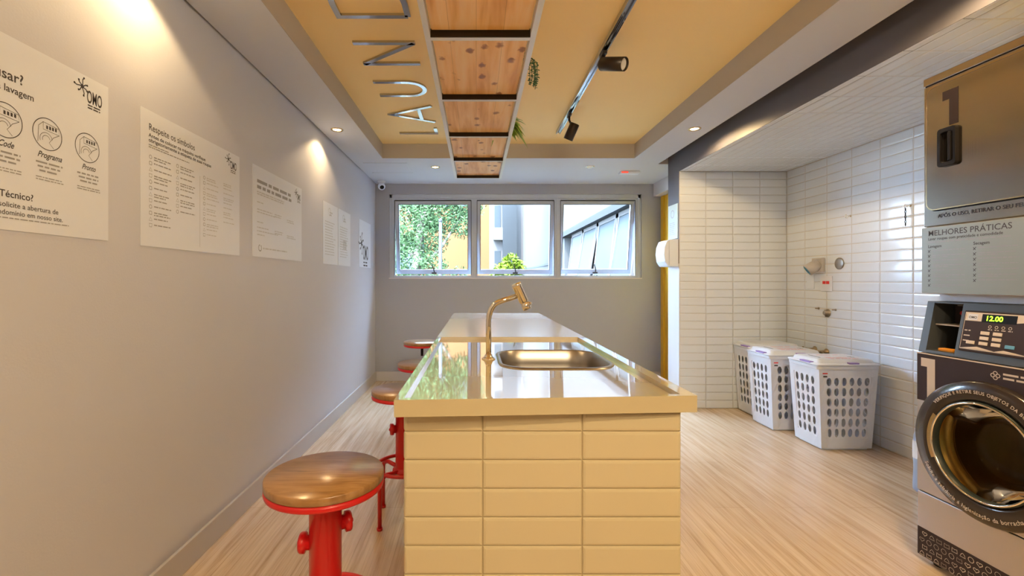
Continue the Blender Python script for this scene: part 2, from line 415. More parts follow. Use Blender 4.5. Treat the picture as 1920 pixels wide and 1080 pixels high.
# niche walls (grout backing) and tiling
mb = MB(); mb.box(2.12, 3.1, YN+.001, 4.576, 0, 2.62); mb.box(XF+.001, 2.12, YN-.003, YN, 0, ZN)
struct('wall_niche', mb, M['grout'])
mb = MB(); tiles(mb, Fr((0, YN-.002, 0), (1,0,0), (0,0,1)), XF+.002, XW-.001, 0, ZN-.003, .2535, .0741, XW, ZN-.0741*31)
struct('wall_niche_tiling', mb, M['white_tile'])
mb = MB(); mb.box(XW, XW+.2, YR, YN, 0, 2.62); struct('wall_right', mb, M['grout'])
mb = MB(); tiles(mb, Fr((XW+.002, 0, 0), (0,-1,0), (0,0,1)), -YN+.004, 1.6, 0, ZN-.003, .2535, .0741, -3.073, ZN-.0741*31)
struct('wall_right_tiling', mb, M['white_tile'])
mb = MB(); mb.box(XF+.05, XW, YR, YN, ZN, ZN+.1); struct('ceiling_niche', mb, M['grout'])
mb = MB(); tiles(mb, Fr((0, 0, ZN+.002), (0,1,0), (1,0,0)), -.9, YN-.004, XF+.001, XW-.004, .2535, .0741, 3.073, XW-.0741*20)
struct('ceiling_niche_tiling', mb, M['white_tile'])
# recess with the yellow door behind the pillar
mb = MB(); mb.box(2.12, 2.4, 4.576, YB, 2.205, ZC); struct('trim_3', mb, M['pale'])
door = bpy.data.objects.new('door_1', None); COL.objects.link(door); door.location = (2.24, 5.05, 0); door['kind'] = 'structure'
mb = MB(); mb.box(2.222, 2.26, 4.64, 5.44, 0, 2.205); mb.build('door_leaf', M['yellow'], door, .003)
mb = MB(); mb.box(2.205, 2.27, 5.44, 5.517, 0, 2.205).box(2.205, 2.27, 4.58, 4.64, 0, 2.205); mb.build('door_frame', M['yellow'], door, .003)
mb = MB(); mb.cyl((2.222, 4.72, 1.02), (2.17, 4.72, 1.02), .009); mb.cyl((2.175, 4.72, 1.02), (2.175, 4.84, 1.02), .008); mb.build('door_handle', M['chrome'], door)
mb = MB(); mb.box(2.27, 2.42, 4.576, YB, 0, 2.62); struct('wall_recess', mb, M['yellow'])
# rear of the room
mb = MB(); mb.box(XL, 3.1, YR-.15, YR, 0, 2.62); struct('wall_front', mb, M['wall'])

# ---- window: one frame, three top-hung sashes tilted outward
def window(idx, x0, x1, ang):
    root = bpy.data.objects.new('window_%d' % idx, None); COL.objects.link(root); root.location = ((x0+x1)/2, YB+.05, 1.23); root['kind'] = 'structure'
    a0, a1, z0, z1 = x0-.03, x1+.03, 1.232, 2.19
    mb = MB()
    mb.box(a0, x0, YB+.03, YB+.09, z0, z1).box(x1, a1, YB+.03, YB+.09, z0, z1)
    mb.box(x0, x1, YB+.03, YB+.09, z0, z0+.028).box(x0, x1, YB+.03, YB+.09, z1-.028, z1)
    mb.build('window_frame', M['win'], root, .002)
    H = 2.160; L = .885
    c, s_ = math.cos(ang), math.sin(ang)
    fr = Fr((0, YB+.062, H), (1,0,0), (0, -s_, c))    # local y<0 goes down and outward
    fr.N = fr.R.cross(fr.U)                            # points to the room (-Y)
    x0 += .002; x1 -= .002; b = .042; bb = .055
    mb = MB()
    mb.box(x0, x0+b, -L, 0, -.03, .012, fr=fr).box(x1-b, x1, -L, 0, -.03, .012, fr=fr)
    mb.box(x0+b, x1-b, -b, 0, -.03, .012, fr=fr).box(x0+b, x1-b, -L, -L+bb, -.03, .012, fr=fr)
    sash = mb.build('sash', M['win'], root, .002)
    mb = MB(); mb.box(x0+b-.004, x1-b+.004, -L+bb-.004, -b+.004, -.012, -.008, fr=fr); mb.build('pane', M['clear'], sash)
    mb = MB(); g = .006
    mb.box(x0+b-g, x0+b, -L+bb-g, -b+g, .0125, .0135, fr=fr).box(x1-b, x1-b+g, -L+bb-g, -b+g, .0125, .0135, fr=fr).box(x0+b, x1-b, -b, -b+g, .0125, .0135, fr=fr)
    mb.build('gasket', M['lintel'], sash)
    mb = MB(); mb.box(x0-.004, x1+.004, YB+.026, YB+.030, H+.0, H+.008).box(x0-.005, x0+.001, YB+.026, YB+.030, 1.262, H).box(x1-.001, x1+.005, YB+.026, YB+.030, 1.262, H)
    mb.build('frame_shadow_gap', M['lintel'], root)
    xm = (x0+x1)/2
    mb = MB(); mb.box(xm-.025, xm+.035, -L+.004, -L+.022, .012, .020, fr=fr)
    p0 = fr.p(xm+.01, -L+.02, .02); mb.tube([p0, p0+Vector((-.005, -.03, .03)), p0+Vector((-.03, -.045, .10))], [.008, .008, .006], 8)
    q = Vector((xm-.01, YB+.03, 1.262)); mb.tube([q, q+Vector((0, .09, 0))], .005, 6)
    mb.build('window_handle', M['blackm'], sash)
sashes = [(-.982, -.062), (.010, .936), (1.014, 1.912)]
for i, (a, b) in enumerate(sashes): window(i+1, a, b, math.radians((6, 6, 9)[i]))
mb = MB(); mb.box(WX0, WX0+.03, YB+.02, YB+.1, WZ0, WZ1).box(WX1-.036, WX1, YB+.02, YB+.1, WZ0, WZ1)
mb.box(WX0, WX1, YB+.02, YB+.1, 2.19, WZ1).box(-.032, -.020, YB+.02, YB+.1, 1.23, 2.19).box(.966, .984, YB+.02, YB+.1, 1.23, 2.19)
struct('trim_4', mb, M['win'], .002)
mb = MB(); mb.box(WX0-.004, WX1+.004, YB-.004, YB+.12, WZ0-.006, WZ0+.006); struct('trim_5', mb, M['pale'])

# ================================================================== lamps
def spot(name, loc, aim, watts, cone, parent, size=.03, blend=.5, col=WARM):
    l = bpy.data.lights.new(name, 'SPOT'); l.energy = watts; l.color = col; l.spot_size = math.radians(cone); l.spot_blend = blend; l.shadow_soft_size = size
    o = bpy.data.objects.new(name, l); o.location = loc
    o.rotation_euler = (Vector(aim)-Vector(loc)).to_track_quat('-Z', 'Y').to_euler()
    COL.objects.link(o); 
    o.parent = parent; o.matrix_parent_inverse = Matrix.Translation(parent.location).inverted()
    return o
def downlight(x, y, z, label, lit=True, e=E_DOWN, group='recessed ceiling downlights'):
    cone = 128 if x < 0 else 172
    t = thing('recessed_downlight', label, 'ceiling light', (x, y, z), group)
    fr = Fr((x, y, z), (1,0,0), (0,-1,0))     # normal points down
    mb = MB(); mb.lathe([(.047, 0), (.047, .003), (.043, .006), (.034, .005), (.031, -.0005)], fr, 32, caps=(False, False)); mb.build('trim_ring', M['gold'] if lit else M['chrome'], t)
    mb = MB(); mb.lathe([(.031, .0006), (.026, .0030), (.001, .0046)], fr, 24, caps=(False, True)); mb.build('lamp_lens', M['lens'] if lit else M['offlens'], t)
    if lit: spot('lamp_light', (x, y, z-.012), (x, y, 0), e, cone, t, blend=.3)
    return t
downlight(-1.065, 3.53, ZC, 'lit warm downlight in the left soffit above the two small papers', e=E_DOWN*.65)
downlight(-1.065, 1.60, ZC, 'lit downlight in the left soffit above the nearest two posters', e=E_DOWN*.7)
downlight(-1.065, -.5, ZC, 'added fill downlight in the left soffit behind the viewpoint')  # unseen lamp, added as warm fill for the near left side
downlight(1.66, 3.51, ZC, 'lit warm downlight in the right soffit beside the dark fascia', e=E_DOWN*1.25)
downlight(1.66, 1.55, ZC, 'lit downlight in the right soffit before the dryer', e=E_DOWN*2)
downlight(1.66, -.5, ZC, 'added fill downlight in the right soffit behind the viewpoint')  # unseen lamp, added as fill for the near right side
downlight(-.417, 4.69, ZC, 'small lit downlight in the far soffit left of the wooden shelf end', e=E_DOWN*.25)
downlight(1.155, 4.68, ZC, 'unlit chrome-rimmed downlight in the far soffit', lit=False)

# track with heads
TX, TZ = .705, 2.462
mb = MB(); mb.box(TX-.018, TX-.010, -1.6, 3.98, TZ, ZT).box(TX+.010, TX+.018, -1.6, 3.98, TZ, ZT).box(TX-.010, TX+.010, -1.6, 3.98, TZ+.012, ZT)
tr = mb.build('lighting_track', M['mirror'], None, .001); tag(tr, 'long dark metal lighting track fixed to the ochre ceiling', 'lighting track')
def head(y, a, b, label, lit=False):
    a = Vector(a); b = Vector(b); d = (b-a).normalized()
    t = thing('track_spotlight', label, 'spotlight', (TX, y, TZ), 'cylindrical spotlights on the ceiling track')
    mb = MB(); mb.box(TX-.012, TX+.012, y-.035, y+.035, TZ-.018, TZ); mb.tube([(TX, y, TZ-.015), (TX, y, TZ-.05)], .009, 10)
    mid = a.lerp(b, .3); mb.tube([(TX, y, TZ-.045), mid], .008, 10); mb.build('mounting_arm', M['blackm'], t)
    up = Vector((0,0,1)) if abs(d.z) < .9 else Vector((1,0,0)); R = up.cross(d).normalized(); fr = Fr(a, R, d.cross(R)); L = (b-a).length
    mb = MB(); mb.lathe([(.030, 0), (.036, .004), (.036, L), (.033, L), (.031, L-.012)], fr, 32, caps=(True, False)); mb.build('lamp_housing', M['blackm'], t)
    mb = MB(); mb.lathe([(.031, L-.012), (.022, L-.010), (.020, L-.016), (.001, L-.013)], fr, 24, caps=(False, True)); mb.build('lamp_lens', M['lens'] if lit else M['offlens'], t)
    if lit: spot('lamp_light', b+d*.01, b+d, E_TRACK, 150, t, .05, col=NEUTRAL)
head(2.56, (.69, 2.545, 2.395), (.785, 2.44, 2.345), 'black spotlight aimed right, nearer one on the track in view')
head(3.50, (.745, 3.48, 2.385), (.70, 3.52, 2.275), 'black spotlight hanging down near the far end of the track')
head(-.55, (.66, -.55, 2.40), (.60, -.45, 2.33), 'lit black spotlight on the track behind the viewpoint, aimed at the island', True)
head(-1.1, (.73, -1.1, 2.40), (.82, -1.0, 2.34), 'added fill spotlight on the track behind the viewpoint, aimed at the tiled niche', True)  # unseen head added to brighten the niche
head(-1.5, (.68, -1.5, 2.40), (.62, -1.42, 2.33), 'added fill spotlight on the track, rearmost behind the viewpoint', True)  # another unseen head, added for general fill light

# ================================================================== steel letters on the ceiling
def stroke_poly(pts, wd):
    """closed outline for a polyline stroke with mitred joints"""
    n = len(pts); Lf, Rt = [], []
    for i in range(n):
        p = Vector(pts[i]).to_2d() if len(pts[i]) > 2 else Vector(pts[i])
        d0 = (p-Vector(pts[i-1])).normalized() if i > 0 else None
        d1 = (Vector(pts[i+1])-p).normalized() if i < n-1 else None
        if d0 is None: d0 = d1
        if d1 is None: d1 = d0
        t = (d0+d1).normalized(); nn = Vector((-t.y, t.x)); k = 1/max(.35, nn.dot(Vector((-d0.y, d0.x))))
        Lf.append(p+nn*wd/2*k); Rt.append(p-nn*wd/2*k)
    return Lf, Rt
def letter(name, strokes, y_start, width, label):
    # frame: right = towards the viewer (-Y), up = -X, normal down
    fr = Fr((-.332, y_start, ZT), (0,-1,0), (-1,0,0))
    mb = MB()
    for pts in strokes:
        pts = [(x*width, y*.335) for x, y in pts]
        Lf, Rt = stroke_poly(pts, .028)
        for i in range(len(pts)-1):
            q = [Lf[i], Rt[i], Rt[i+1], Lf[i+1]]; mb.prism([(v.x, v.y) for v in q], 0, .012, fr)
    o = mb.build(name, M['mirror']); tag(o, label, 'letter', 'polished steel letters on the ochre ceiling'); return o
e = .04
letter('ceiling_letter', [[(.08, 1), (.08, e), (1, e)]], 4.035, .15, 'polished steel letter L, farthest of the ceiling letters')
letter('ceiling_letter', [[(.0, 0), (.5, .97), (1, 0)], [(.2, .30), (.8, .30)]], 3.735, .34, 'polished steel letter A on the ochre ceiling')
u = [(.06, 1), (.06, .38)] + [(.5-.44*math.cos(a), .38-.34*math.sin(a)) for a in [PI*i/12 for i in range(1, 12)]] + [(.94, .38), (.94, 1)]
letter('ceiling_letter', [u], 3.215, .245, 'polished steel letter U on the ochre ceiling')
letter('ceiling_letter', [[(.05, 0), (.05, 1)], [(.05, .98), (.95, .02)], [(.95, 0), (.95, 1)]], 2.745, .265, 'polished steel letter N on the ochre ceiling')
dd = [(.05, 0), (.05, 1), (.4, 1)] + [(.4+.55*math.sin(a), .5+.5*math.cos(a)) for a in [PI*i/14 for i in range(1, 14)]] + [(.4, 0), (.05, 0)]
letter('ceiling_letter', [dd], 2.255, .30, 'polished steel letter D, nearest ceiling letter in view')

# ================================================================== hanging shelf
SX0, SX1, SZ = -.180, .209, 2.05
sh = thing('hanging_shelf', 'long hanging ladder shelf of knotty pine boards in a metal frame', 'shelf', (0, 2.2, SZ))
for x in (SX0, SX1-.020):
    mb = MB(); mb.box(x, x+.020, .45, 3.86, SZ, SZ+.035); mb.build('side_rail', M['rail'], sh, .001)
bars = [3.842, 3.29, 2.735, 2.18, 1.625, 1.07, .515]
for y in bars:
    mb = MB(); mb.box(SX0+.020, SX1-.020, y-.012, y+.004, SZ+.001, SZ+.003).box(SX0+.020, SX1-.020, y-.014, y-.011, SZ+.001, SZ+.030)
    mb.build('crossbar', [M['blackm']], sh)
    mb = MB(); mb.box(SX0+.020, SX1-.020, y-.010, y+.010, SZ+.0, SZ+.0012); mb.build('crossbar_flange', M['rail'], sh)
for a, b in zip(bars[1:], bars[:-1]):
    mb = MB(); mb.box(SX0+.024, SX1-.024, a+.012, b-.020, SZ+.022, SZ+.040); mb.build('wood_board', M['pine'], sh)
for y in (3.3, 2.2, 1.08):
    mb = MB(); mb.cyl((.01, y, SZ+.03), (.01, y, ZT), .004, 8); mb.build('hanger_rod', M['blackm'], sh)

def leafblade(mb, base, dirv, L, wd, droop=.3, mi=0, n=5):
    base = Vector(base); d = Vector(dirv).normalized(); side = d.cross(Vector((0,0,1)))
    side = side.normalized() if side.length > 1e-3 else Vector((1,0,0))
    P = []
    for i in range(n+1):
        t = i/n; c = base + d*L*t + Vector((0,0,-droop*L*t*t)); w_ = wd*math.sin(PI*(.12+.88*t))*.5 if t < 1 else 0.0004
        P += [c+side*w_, c-side*w_]
    mb.add(P, [(2*i, 2*i+1, 2*i+3, 2*i+2) for i in range(n)], mi, True)
SB = SZ+.040
pl = thing('potted_fern', 'spiky green fern spilling over the right edge of the hanging shelf', 'plant', (.14, 2.80, SB))
mb = MB(); mb.lathe([(.035, 0), (.048, .07), (.050, .075), (.045, .075), (.043, .065)], Fr((.14, 2.80, SB), (1,0,0), (0,1,0)), 20, caps=(True, True)); mb.build('pot', M['terracotta'], pl)
mb = MB()
for i in range(130):
    a = random.uniform(-.9, .9) if i % 3 else random.uniform(0, 2*PI); el = random.uniform(-.1, 1.0)
    leafblade(mb, (.15+random.uniform(0, .04), 2.80+random.uniform(-.03, .03), SB+.07), (math.cos(a), math.sin(a), el), random.uniform(.08, .15), .019, random.uniform(.4, 1.1))
mb.build('foliage', M['plantleaf'], pl)
pl = thing('trailing_succulent', 'dark trailing succulent hanging over the right rail of the shelf', 'plant', (.16, 2.16, SB))
mb = MB(); mb.lathe([(.035, 0), (.042, .055), (.044, .06), (.039, .06), (.037, .05)], Fr((.16, 2.16, SB), (1,0,0), (0,1,0)), 20); mb.build('pot', M['terracotta'], pl)
mb = MB(); lf = MB()
for k in range(7):
    yy = 2.16+random.uniform(-.035, .035); x1 = .245+random.uniform(0, .04)
    path = [(.17, yy, SB+.06), (.21, yy, SB+.14+random.uniform(0, .05)), (x1, yy, SB+.12), (x1+.004, yy, SB+.06), (x1-.002, yy, SB+random.uniform(.0, .04))]
    mb.tube(path, .0015, 5)
    for j in range(len(path)-1):
        A, B = Vector(path[j]), Vector(path[j+1])
        for q in range(7):
            p = A.lerp(B, q/7); a = random.uniform(0, 2*PI)
            leafblade(lf, p, (math.cos(a), math.sin(a), random.uniform(-.3, .5)), .013, .010, .2, 0, 3)
mb.build('stem', M['succulent'], pl); lf.build('foliage', M['succulent'], pl)

# ================================================================== small ceiling things
t = thing('ceiling_hatch', 'square flush access panel in the far left of the soffit', 'access panel', (-.9, 4.73, ZC))
mb = MB(); mb.box(-1.10, -.69, 4.53, 4.93, ZC-.002, ZC); mb.build('hatch_panel', M['soffit'], t)
mb = MB(); mb.box(-1.11, -.68, 4.524, 4.530, ZC-.003, ZC).box(-1.11, -.68, 4.930, 4.936, ZC-.003, ZC); mb.build('hatch_edge', M['paleink'], t)
t = thing('emergency_light', 'slim white emergency light with a red end on the far soffit', 'emergency light', (1.60, 4.92, ZC))
mb = MB(); mb.box(1.52, 1.73, 4.86, 4.94, ZC-.025, ZC); mb.build('housing', M['hamper'], t, .008)
mb = MB(); mb.box(1.53, 1.60, 4.853, 4.866, ZC-.022, ZC-.006); mb.build('red_lens', mat('red_lens', (.8, .1, .08), .3, emit=(1, .1, .05), es=.5, noise=.02), t)
t = thing('security_camera', 'small white dome security camera in the far left ceiling corner', 'security camera', (-1.10, 5.40, ZC))
mb = MB(); mb.lathe([(.045, 0), (.045, .012), (.030, .022), (.028, .035)], Fr((-1.10, 5.36, ZC), (1,0,0), (0,-1,0)), 24); mb.build('mount', M['hamper'], t)
d = Vector((.35, -.8, -.55)).normalized(); R = Vector((0,0,1)).cross(d).normalized(); fr = Fr(Vector((-1.10, 5.36, ZC-.062)), R, d.cross(R))
mb = MB(); mb.lathe([(.001, -.040)]+[(.042*math.cos(a), .042*math.sin(a)) for a in [math.radians(k) for k in range(-70, 50, 15)]]+[(.027, .032), (.024, .024)], fr, 24, caps=(False, False)); mb.build('camera_housing', M['hamper'], t)
mb = MB(); mb.lathe([(.025, .024), (.018, .031), (.001, .035)], fr, 20, caps=(False, True)); mb.build('camera_lens', M['black'], t)

# ================================================================== posters
PR = random.Random(11)
def textlines(mb, fr, x, y, wd, n, dy, th, mi=1, z=.0023, jitter=.35):
    """lines of print too small to read: short word-length dashes"""
    for i in range(n):
        xx = x; end = x+wd*(1-PR.random()*jitter)
        while xx < end:
            l = min(PR.uniform(.8, 3.2)*th*2.2, end-xx)
            if l > th*.5: mb.flat([(xx, y-i*dy), (xx+l, y-i*dy), (xx+l, y-i*dy+th), (xx, y-i*dy+th)], z, fr, mi)
            xx += l+th*.9
def logo(mb, fr, x, y, s, mi=0, z=.0023):
    """ splash mark left of heavy condensed letters """
    for k in range(7):
        a = math.radians(20+k*51); L = s*(.50 if k % 2 else .36)
        p = [(x+s*.08*math.cos(a), y+s*.08*math.sin(a)), (x+L*.75*math.cos(a+.25), y+L*.75*math.sin(a+.25)), (x+L*math.cos(a+.1), y+L*math.sin(a+.1))]
        mb.ribbon(p, s*.06, z, fr, mi); mb.flat(circ(p[2][0], p[2][1], s*.06, 8), z, fr, mi)
    mb.flat(circ(x, y, s*.11, 10), z, fr, mi)
    mb.text('OMO', x+s*.30, y-s*.76, s*1.0, z, fr, mi, bold=.015, maxw=s*1.05)
    textlines(mb, fr, x+s*.36, y-s*.93, s*.9, 2, s*.15, s*.07, mi, z, .1)
def poster(name, y0, y1, z0, z1, label, cat='poster', group='printed sheets on the left wall'):
    ym = (y0+y1)/2
    t = thing(name, label, cat, (XL, ym, z0), group)
    mb = MB(); fr = Fr((XL, y0, z0), (0,1,0), (0,0,1)); W, H = y1-y0, z1-z0
    n = 8; pts = []
    mb.box(0, W, 0, H, .0005, .0020, fr=fr)
    mb.build('sheet', M['paper'], t)
    return t, fr, W, H
# nearest poster (runs out of the frame on the left)
t, fr, W, H = poster('wall_poster', .78, 1.512, 1.330, 1.832, 'nearest white poster with three round drawings, cut off by the left picture edge')
yb = lambda y: y-.78     # world depth -> sheet x
def flush(mb, name, mats=None):
    printing(mb, name, mats or [M['ink'], M['greyink']], t); return MB()
mb = MB()
mb.text('usar?', yb(1.228), .388, .0375, .0023, fr, 0, .012, align='R'); mb = flush(mb, 'heading')
mb.text('a lavagem', yb(1.257), .357, .0255, .0023, fr, 0, .012, align='R'); mb = flush(mb, 'heading')
logo(mb, fr, yb(1.412), .465, .055); mb = flush(mb, 'brand_mark')
for cy in (1.181, 1.298, 1.431):
    cx = yb(cy); cz = .281; r = .045
    mb.ribbon(circ(cx, cz, r*.98, 40), .0022, .0023, fr, 0, True)
    mb.ribbon([(cx-r*.3, cz+r*.7), (cx+r*.75, cz+r*.55), (cx+r*.8, cz+r*.15), (cx-r*.3, cz+r*.25), (cx-r*.3, cz+r*.7)], .0013, .0023, fr, 0)
    for k in range(4): mb.flat([(cx-r*.1+k*r*.2, cz+r*.33), (cx+k*r*.2+r*.02, cz+r*.31), (cx+k*r*.2+r*.02, cz+r*.52), (cx-r*.1+k*r*.2, cz+r*.55)], .0023, fr, 0)
    for q in (.25, .42): mb.ribbon(circ(cx-r*.1, cz-r*.35, r*q, 20, 10, 200), .0013, .0023, fr, 0)
    mb.ribbon([(cx-r*.3, cz+r*.7), (cx-r*.6, cz+r*.4), (cx-r*.65, cz-r*.6)], .0013, .0023, fr, 0)
    mb.ribbon([(cx+r*.8, cz+r*.15), (cx+r*.4, cz-r*.1), (cx+r*.1, cz-r*.5), (cx+r*.4, cz-r*.8)], .0013, .0023, fr, 0)
    mb = flush(mb, 'round_drawing')
for cy, s_, wd in ((1.183, 'Code', .042), (1.305, 'Programa', .076), (1.436, 'Pronto', .052)):
    mb.text(s_, yb(cy), .213, .0235, .0023, fr, 0, .014, .45, 'C', wd); mb = flush(mb, 'caption')
    for k in range(3): textlines(mb, fr, yb(cy)-.042+k*.005, .196-k*.0115, .084-k*.010, 1, .01, .0048, 1, jitter=.1)
    for k in range(2): textlines(mb, fr, yb(cy)-.042, .156-k*.007, .088, 1, .01, .0028, 1, jitter=.1)
    mb = flush(mb, 'small_print')
mb.text('Técnico?', yb(1.2555), .085, .0255, .0023, fr, 0, .012, align='R'); mb = flush(mb, 'heading')
mb.text('solicite a abertura de', yb(1.331), .060, .0195, .0023, fr, 0, .006, align='R')
mb.text('condomínio em nosso site.', yb(1.345), .040, .0185, .0023, fr, 0, .006, align='R'); mb = flush(mb, 'footer_text')
textlines(mb, fr, yb(1.10), .030, .265, 1, .01, .003, 1, jitter=0); flush(mb, 'small_print')
# care-symbol poster
t, fr, W, H = poster('wall_poster', 1.657, 2.350, 1.326, 1.828, 'second poster from the viewer, with a dense table of care symbols in columns')
mb = MB()
mb.text('Respeite os símbolos', .041, .430, .036, .0023, fr, 0, .004, maxw=.278)
mb.text('Antes de colocar na máquina verifique', .041, .405, .0195, .0023, fr, 0, .014, maxw=.356)
mb.text('obrigatoriamente a etiqueta de suas roupas', .041, .387, .0195, .0023, fr, 0, .014, maxw=.40)
textlines(mb, fr, .041, .374, .11, 1, .01, .0035, 1, jitter=0); textlines(mb, fr, .041, .366, .24, 1, .01, .0035, 1, jitter=0)
mb = flush(mb, 'heading'); logo(mb, fr, .588, .465, .055); mb = flush(mb, 'brand_mark')
for cx, n, y0_ in ((.051, 12, .332), (.205, 9, .336), (.388, 12, .330), (.525, 9, .335)):
    for k in range(n):
        y = y0_-k*.023; q = k % 4
        p = circ(cx, y, .0068, 12) if q == 0 else rrect(cx-.0065, cx+.0065, y-.006, y+.006, .001, 1) if q == 1 else [(cx-.008, y-.006), (cx, y+.007), (cx+.008, y-.006)] if q == 2 else [(cx-.008, y+.006), (cx-.006, y-.006), (cx+.006, y-.006), (cx+.008, y+.006)]
        if cx < .5: mb.ribbon(p, .0022, .0023, fr, 1, True)
        textlines(mb, fr, cx+.018, y, .10, 1 if k % 3 else 2, .009, .0042, 1 if cx < .3 else 2)
mb.flat([(.355, .02), (.3565, .02), (.3565, .33), (.355, .33)], .0023, fr, 1)
printing(mb, 'lettering', [M['ink'], M['greyink'], M['paleink']], t)
# third poster
t, fr, W, H = poster('wall_poster', 2.488, 3.186, 1.332, 1.832, 'third large poster from the viewer, mostly blank with faint print and a small mark')
mb = MB(); textlines(mb, fr, .05, .410, .46, 1, .02, .018, 0, jitter=0); textlines(mb, fr, .05, .378, .47, 1, .02, .018, 0, jitter=0)
for k in range(2): textlines(mb, fr, .05, .356-k*.012, .36, 1, .01, .007, 2, jitter=.1)
mb = flush(mb, 'heading', [M['greyink'], M['greyink'], M['paleink']]); logo(mb, fr, .60, .455, .055); mb = flush(mb, 'brand_mark')
for k, y in enumerate((.30, .26, .245, .19, .16, .14, .12)):
    textlines(mb, fr, .05, y, .10+.12*(k % 3), 1, .01, .006, 2)
    if k in (1, 4): textlines(mb, fr, .27, y, .13, 2, .012, .006, 2); textlines(mb, fr, .45, y-.01, .14, 2, .012, .006, 2)
mb.ribbon(circ(.085, .05, .017, 20, 100, 420), .006, .0023, fr, 1); textlines(mb, fr, .12, .046, .33, 1, .01, .008, 2, jitter=0)
printing(mb, 'lettering', [M['greyink'], M['greyink'], M['paleink']], t)
for y0, y1, lab in ((3.63, 4.018, 'left one of the two small papers hung side by side'), (4.032, 4.42, 'right one of the two small papers hung side by side')):
    t, fr, W, H = poster('wall_notice', y0, y1, 1.334, 1.832, lab, 'notice')
    mb = MB(); mb.ribbon(circ(W/2-.03, .43, .03, 16), .006, .0023, fr, 0, True); textlines(mb, fr, W/2-.03, .42, .08, 2, .02, .012, 0)
    for k in range(13): textlines(mb, fr, .05, .34-k*.022, .27, 1, .01, .007, 1)
    if y0 > 4: textlines(mb, fr, .15, .22, .1, 6, .014, .011, 0, jitter=0)
    printing(mb, 'lettering', [M['paleink'], M['paleink']], t)
t, fr, W, H = poster('wall_poster', 4.75, 5.27, 1.342, 1.838, 'farthest poster, white with a large dark brand mark, by the room corner')
mb = MB(); logo(mb, fr, .10, .25, .22); printing(mb, 'lettering', [M['ink'], M['greyink']], t)

# ================================================================== island
IX0, IX1, IY0, IY1 = -.182, .522, 1.185, 4.05
isl = thing('kitchen_island', 'long island covered in cream metro tiles, with red stools along one side', 'island', (.17, 2.4, 0))
mb = MB(); mb.box(IX0, IX1, IY0, IY1, 0, .70).box(IX0, IX1, IY0, 1.54, .70, .867).box(IX0, IX1, 2.04, IY1, .70, .867).box(IX0, .06, 1.54, 2.04, .70, .867).box(.514, IX1, 1.54, 2.04, .70, .867); mb.build('island_body', M['cream_grout'], isl)
mb = MB()
tiles(mb, Fr((0, IY0, 0), (1,0,0), (0,0,1)), IX0-.003, IX1+.003, 0, .866, .2551, .0733, .0164, .740-.0733*11, g=.0022, lift=.0055, ins=.007)
tiles(mb, Fr((IX0, 0, 0), (0,-1,0), (0,0,1)), -IY1, -IY0, 0, .866, .2551, .0733, -IY0, .740-.0733*11, lift=.0055, ins=.007)
tiles(mb, Fr((IX1, 0, 0), (0,1,0), (0,0,1)), IY0, IY1, 0, .866, .2551, .0733, IY0, .740-.0733*11, lift=.0055, ins=.007)
mb.build('island_tiling', M['cream_tile'], isl)
# worktop with sunken wet area and sink cut-out
CX0, CX1, CZ, CB, CT = -.200, .557, .91, .868, .896
YL, YRR = 1.12, 1.163        # near edge is slightly out of square
ix0, ix1, iy1 = CX0+.022, CX1-.036, 2.37
SKX0, SKX1, SKY0, SKY1 = .080, .500, 1.575, 2.005
mb = MB()
mb.box(CX0, CX1, iy1, 4.11, CB, CZ, 1)
fy = lambda x: YL+(YRR-YL)*(x-CX0)/(CX1-CX0)
mb.prism([(CX0, fy(CX0)), (ix0, fy(ix0)), (ix0, iy1), (CX0, iy1)], CB, CZ)
mb.prism([(ix1, fy(ix1)), (CX1, fy(CX1)), (CX1, iy1), (ix1, iy1)], CB, CZ)
mb.prism([(ix0, fy(ix0)), (ix1, fy(ix1)), (ix1, fy(ix1)+.018), (ix0, fy(ix0)+.018)], CB, CZ)
hole = rrect(SKX0+.012, SKX1-.012, SKY0+.012, SKY1-.012, .10, 8)
cx, cy = (SKX0+SKX1)/2, (SKY0+SKY1)/2
def to_rect(p):
    dx, dy = p[0]-cx, p[1]-cy
    k = 1e9
    if dx > 1e-9: k = min(k, (ix1-cx)/dx)
    if dx < -1e-9: k = min(k, (ix0-cx)/dx)
    if dy > 1e-9: k = min(k, (iy1-cy)/dy)
    if dy < -1e-9: k = min(k, (fy(0)+.0-cy)/dy)
    return (cx+dx*k, cy+dy*k)
corn = [(ix1, iy1), (ix0, iy1), (ix0, fy(ix0)), (ix1, fy(ix1))]
out = [to_rect(p) for p in hole]; n = len(hole)
for z, in ((CT,), (CB,)):
    for i in range(n):
        j = (i+1) % n; a, b = out[i], out[j]
        extra = []
        for c in corn:   # insert a corner where the outline turns
            if abs(a[0]-b[0]) > 1e-4 and abs(a[1]-b[1]) > 1e-4:
                if (abs(c[0]-a[0]) < 1e-4 or abs(c[0]-b[0]) < 1e-4) and (abs(c[1]-a[1]) < .03 or abs(c[1]-b[1]) < .03): extra = [c]
        poly = [hole[i], a] + extra + [b, hole[j]]
        mb.flat(poly, z, WORLD)
mb.add([(x, y, CT) for x, y in hole]+[(x, y, CB) for x, y in hole], [(i, (i+1) % n, n+(i+1) % n, n+i) for i in range(n)])
top = mb.build('countertop', [M['quartz'], M['quartz_satin']]); tag(top, 'long glossy cream stone worktop with a sunken wet area on the island', 'countertop')
sk = thing('sink', 'stainless steel rounded sink basin set into the near end of the worktop', 'sink', (cx, cy, CT))
def loop(ins, z, r): return [(x, y, z) for x, y in rrect(SKX0+ins, SKX1-ins, SKY0+ins, SKY1-ins, r, 8)]
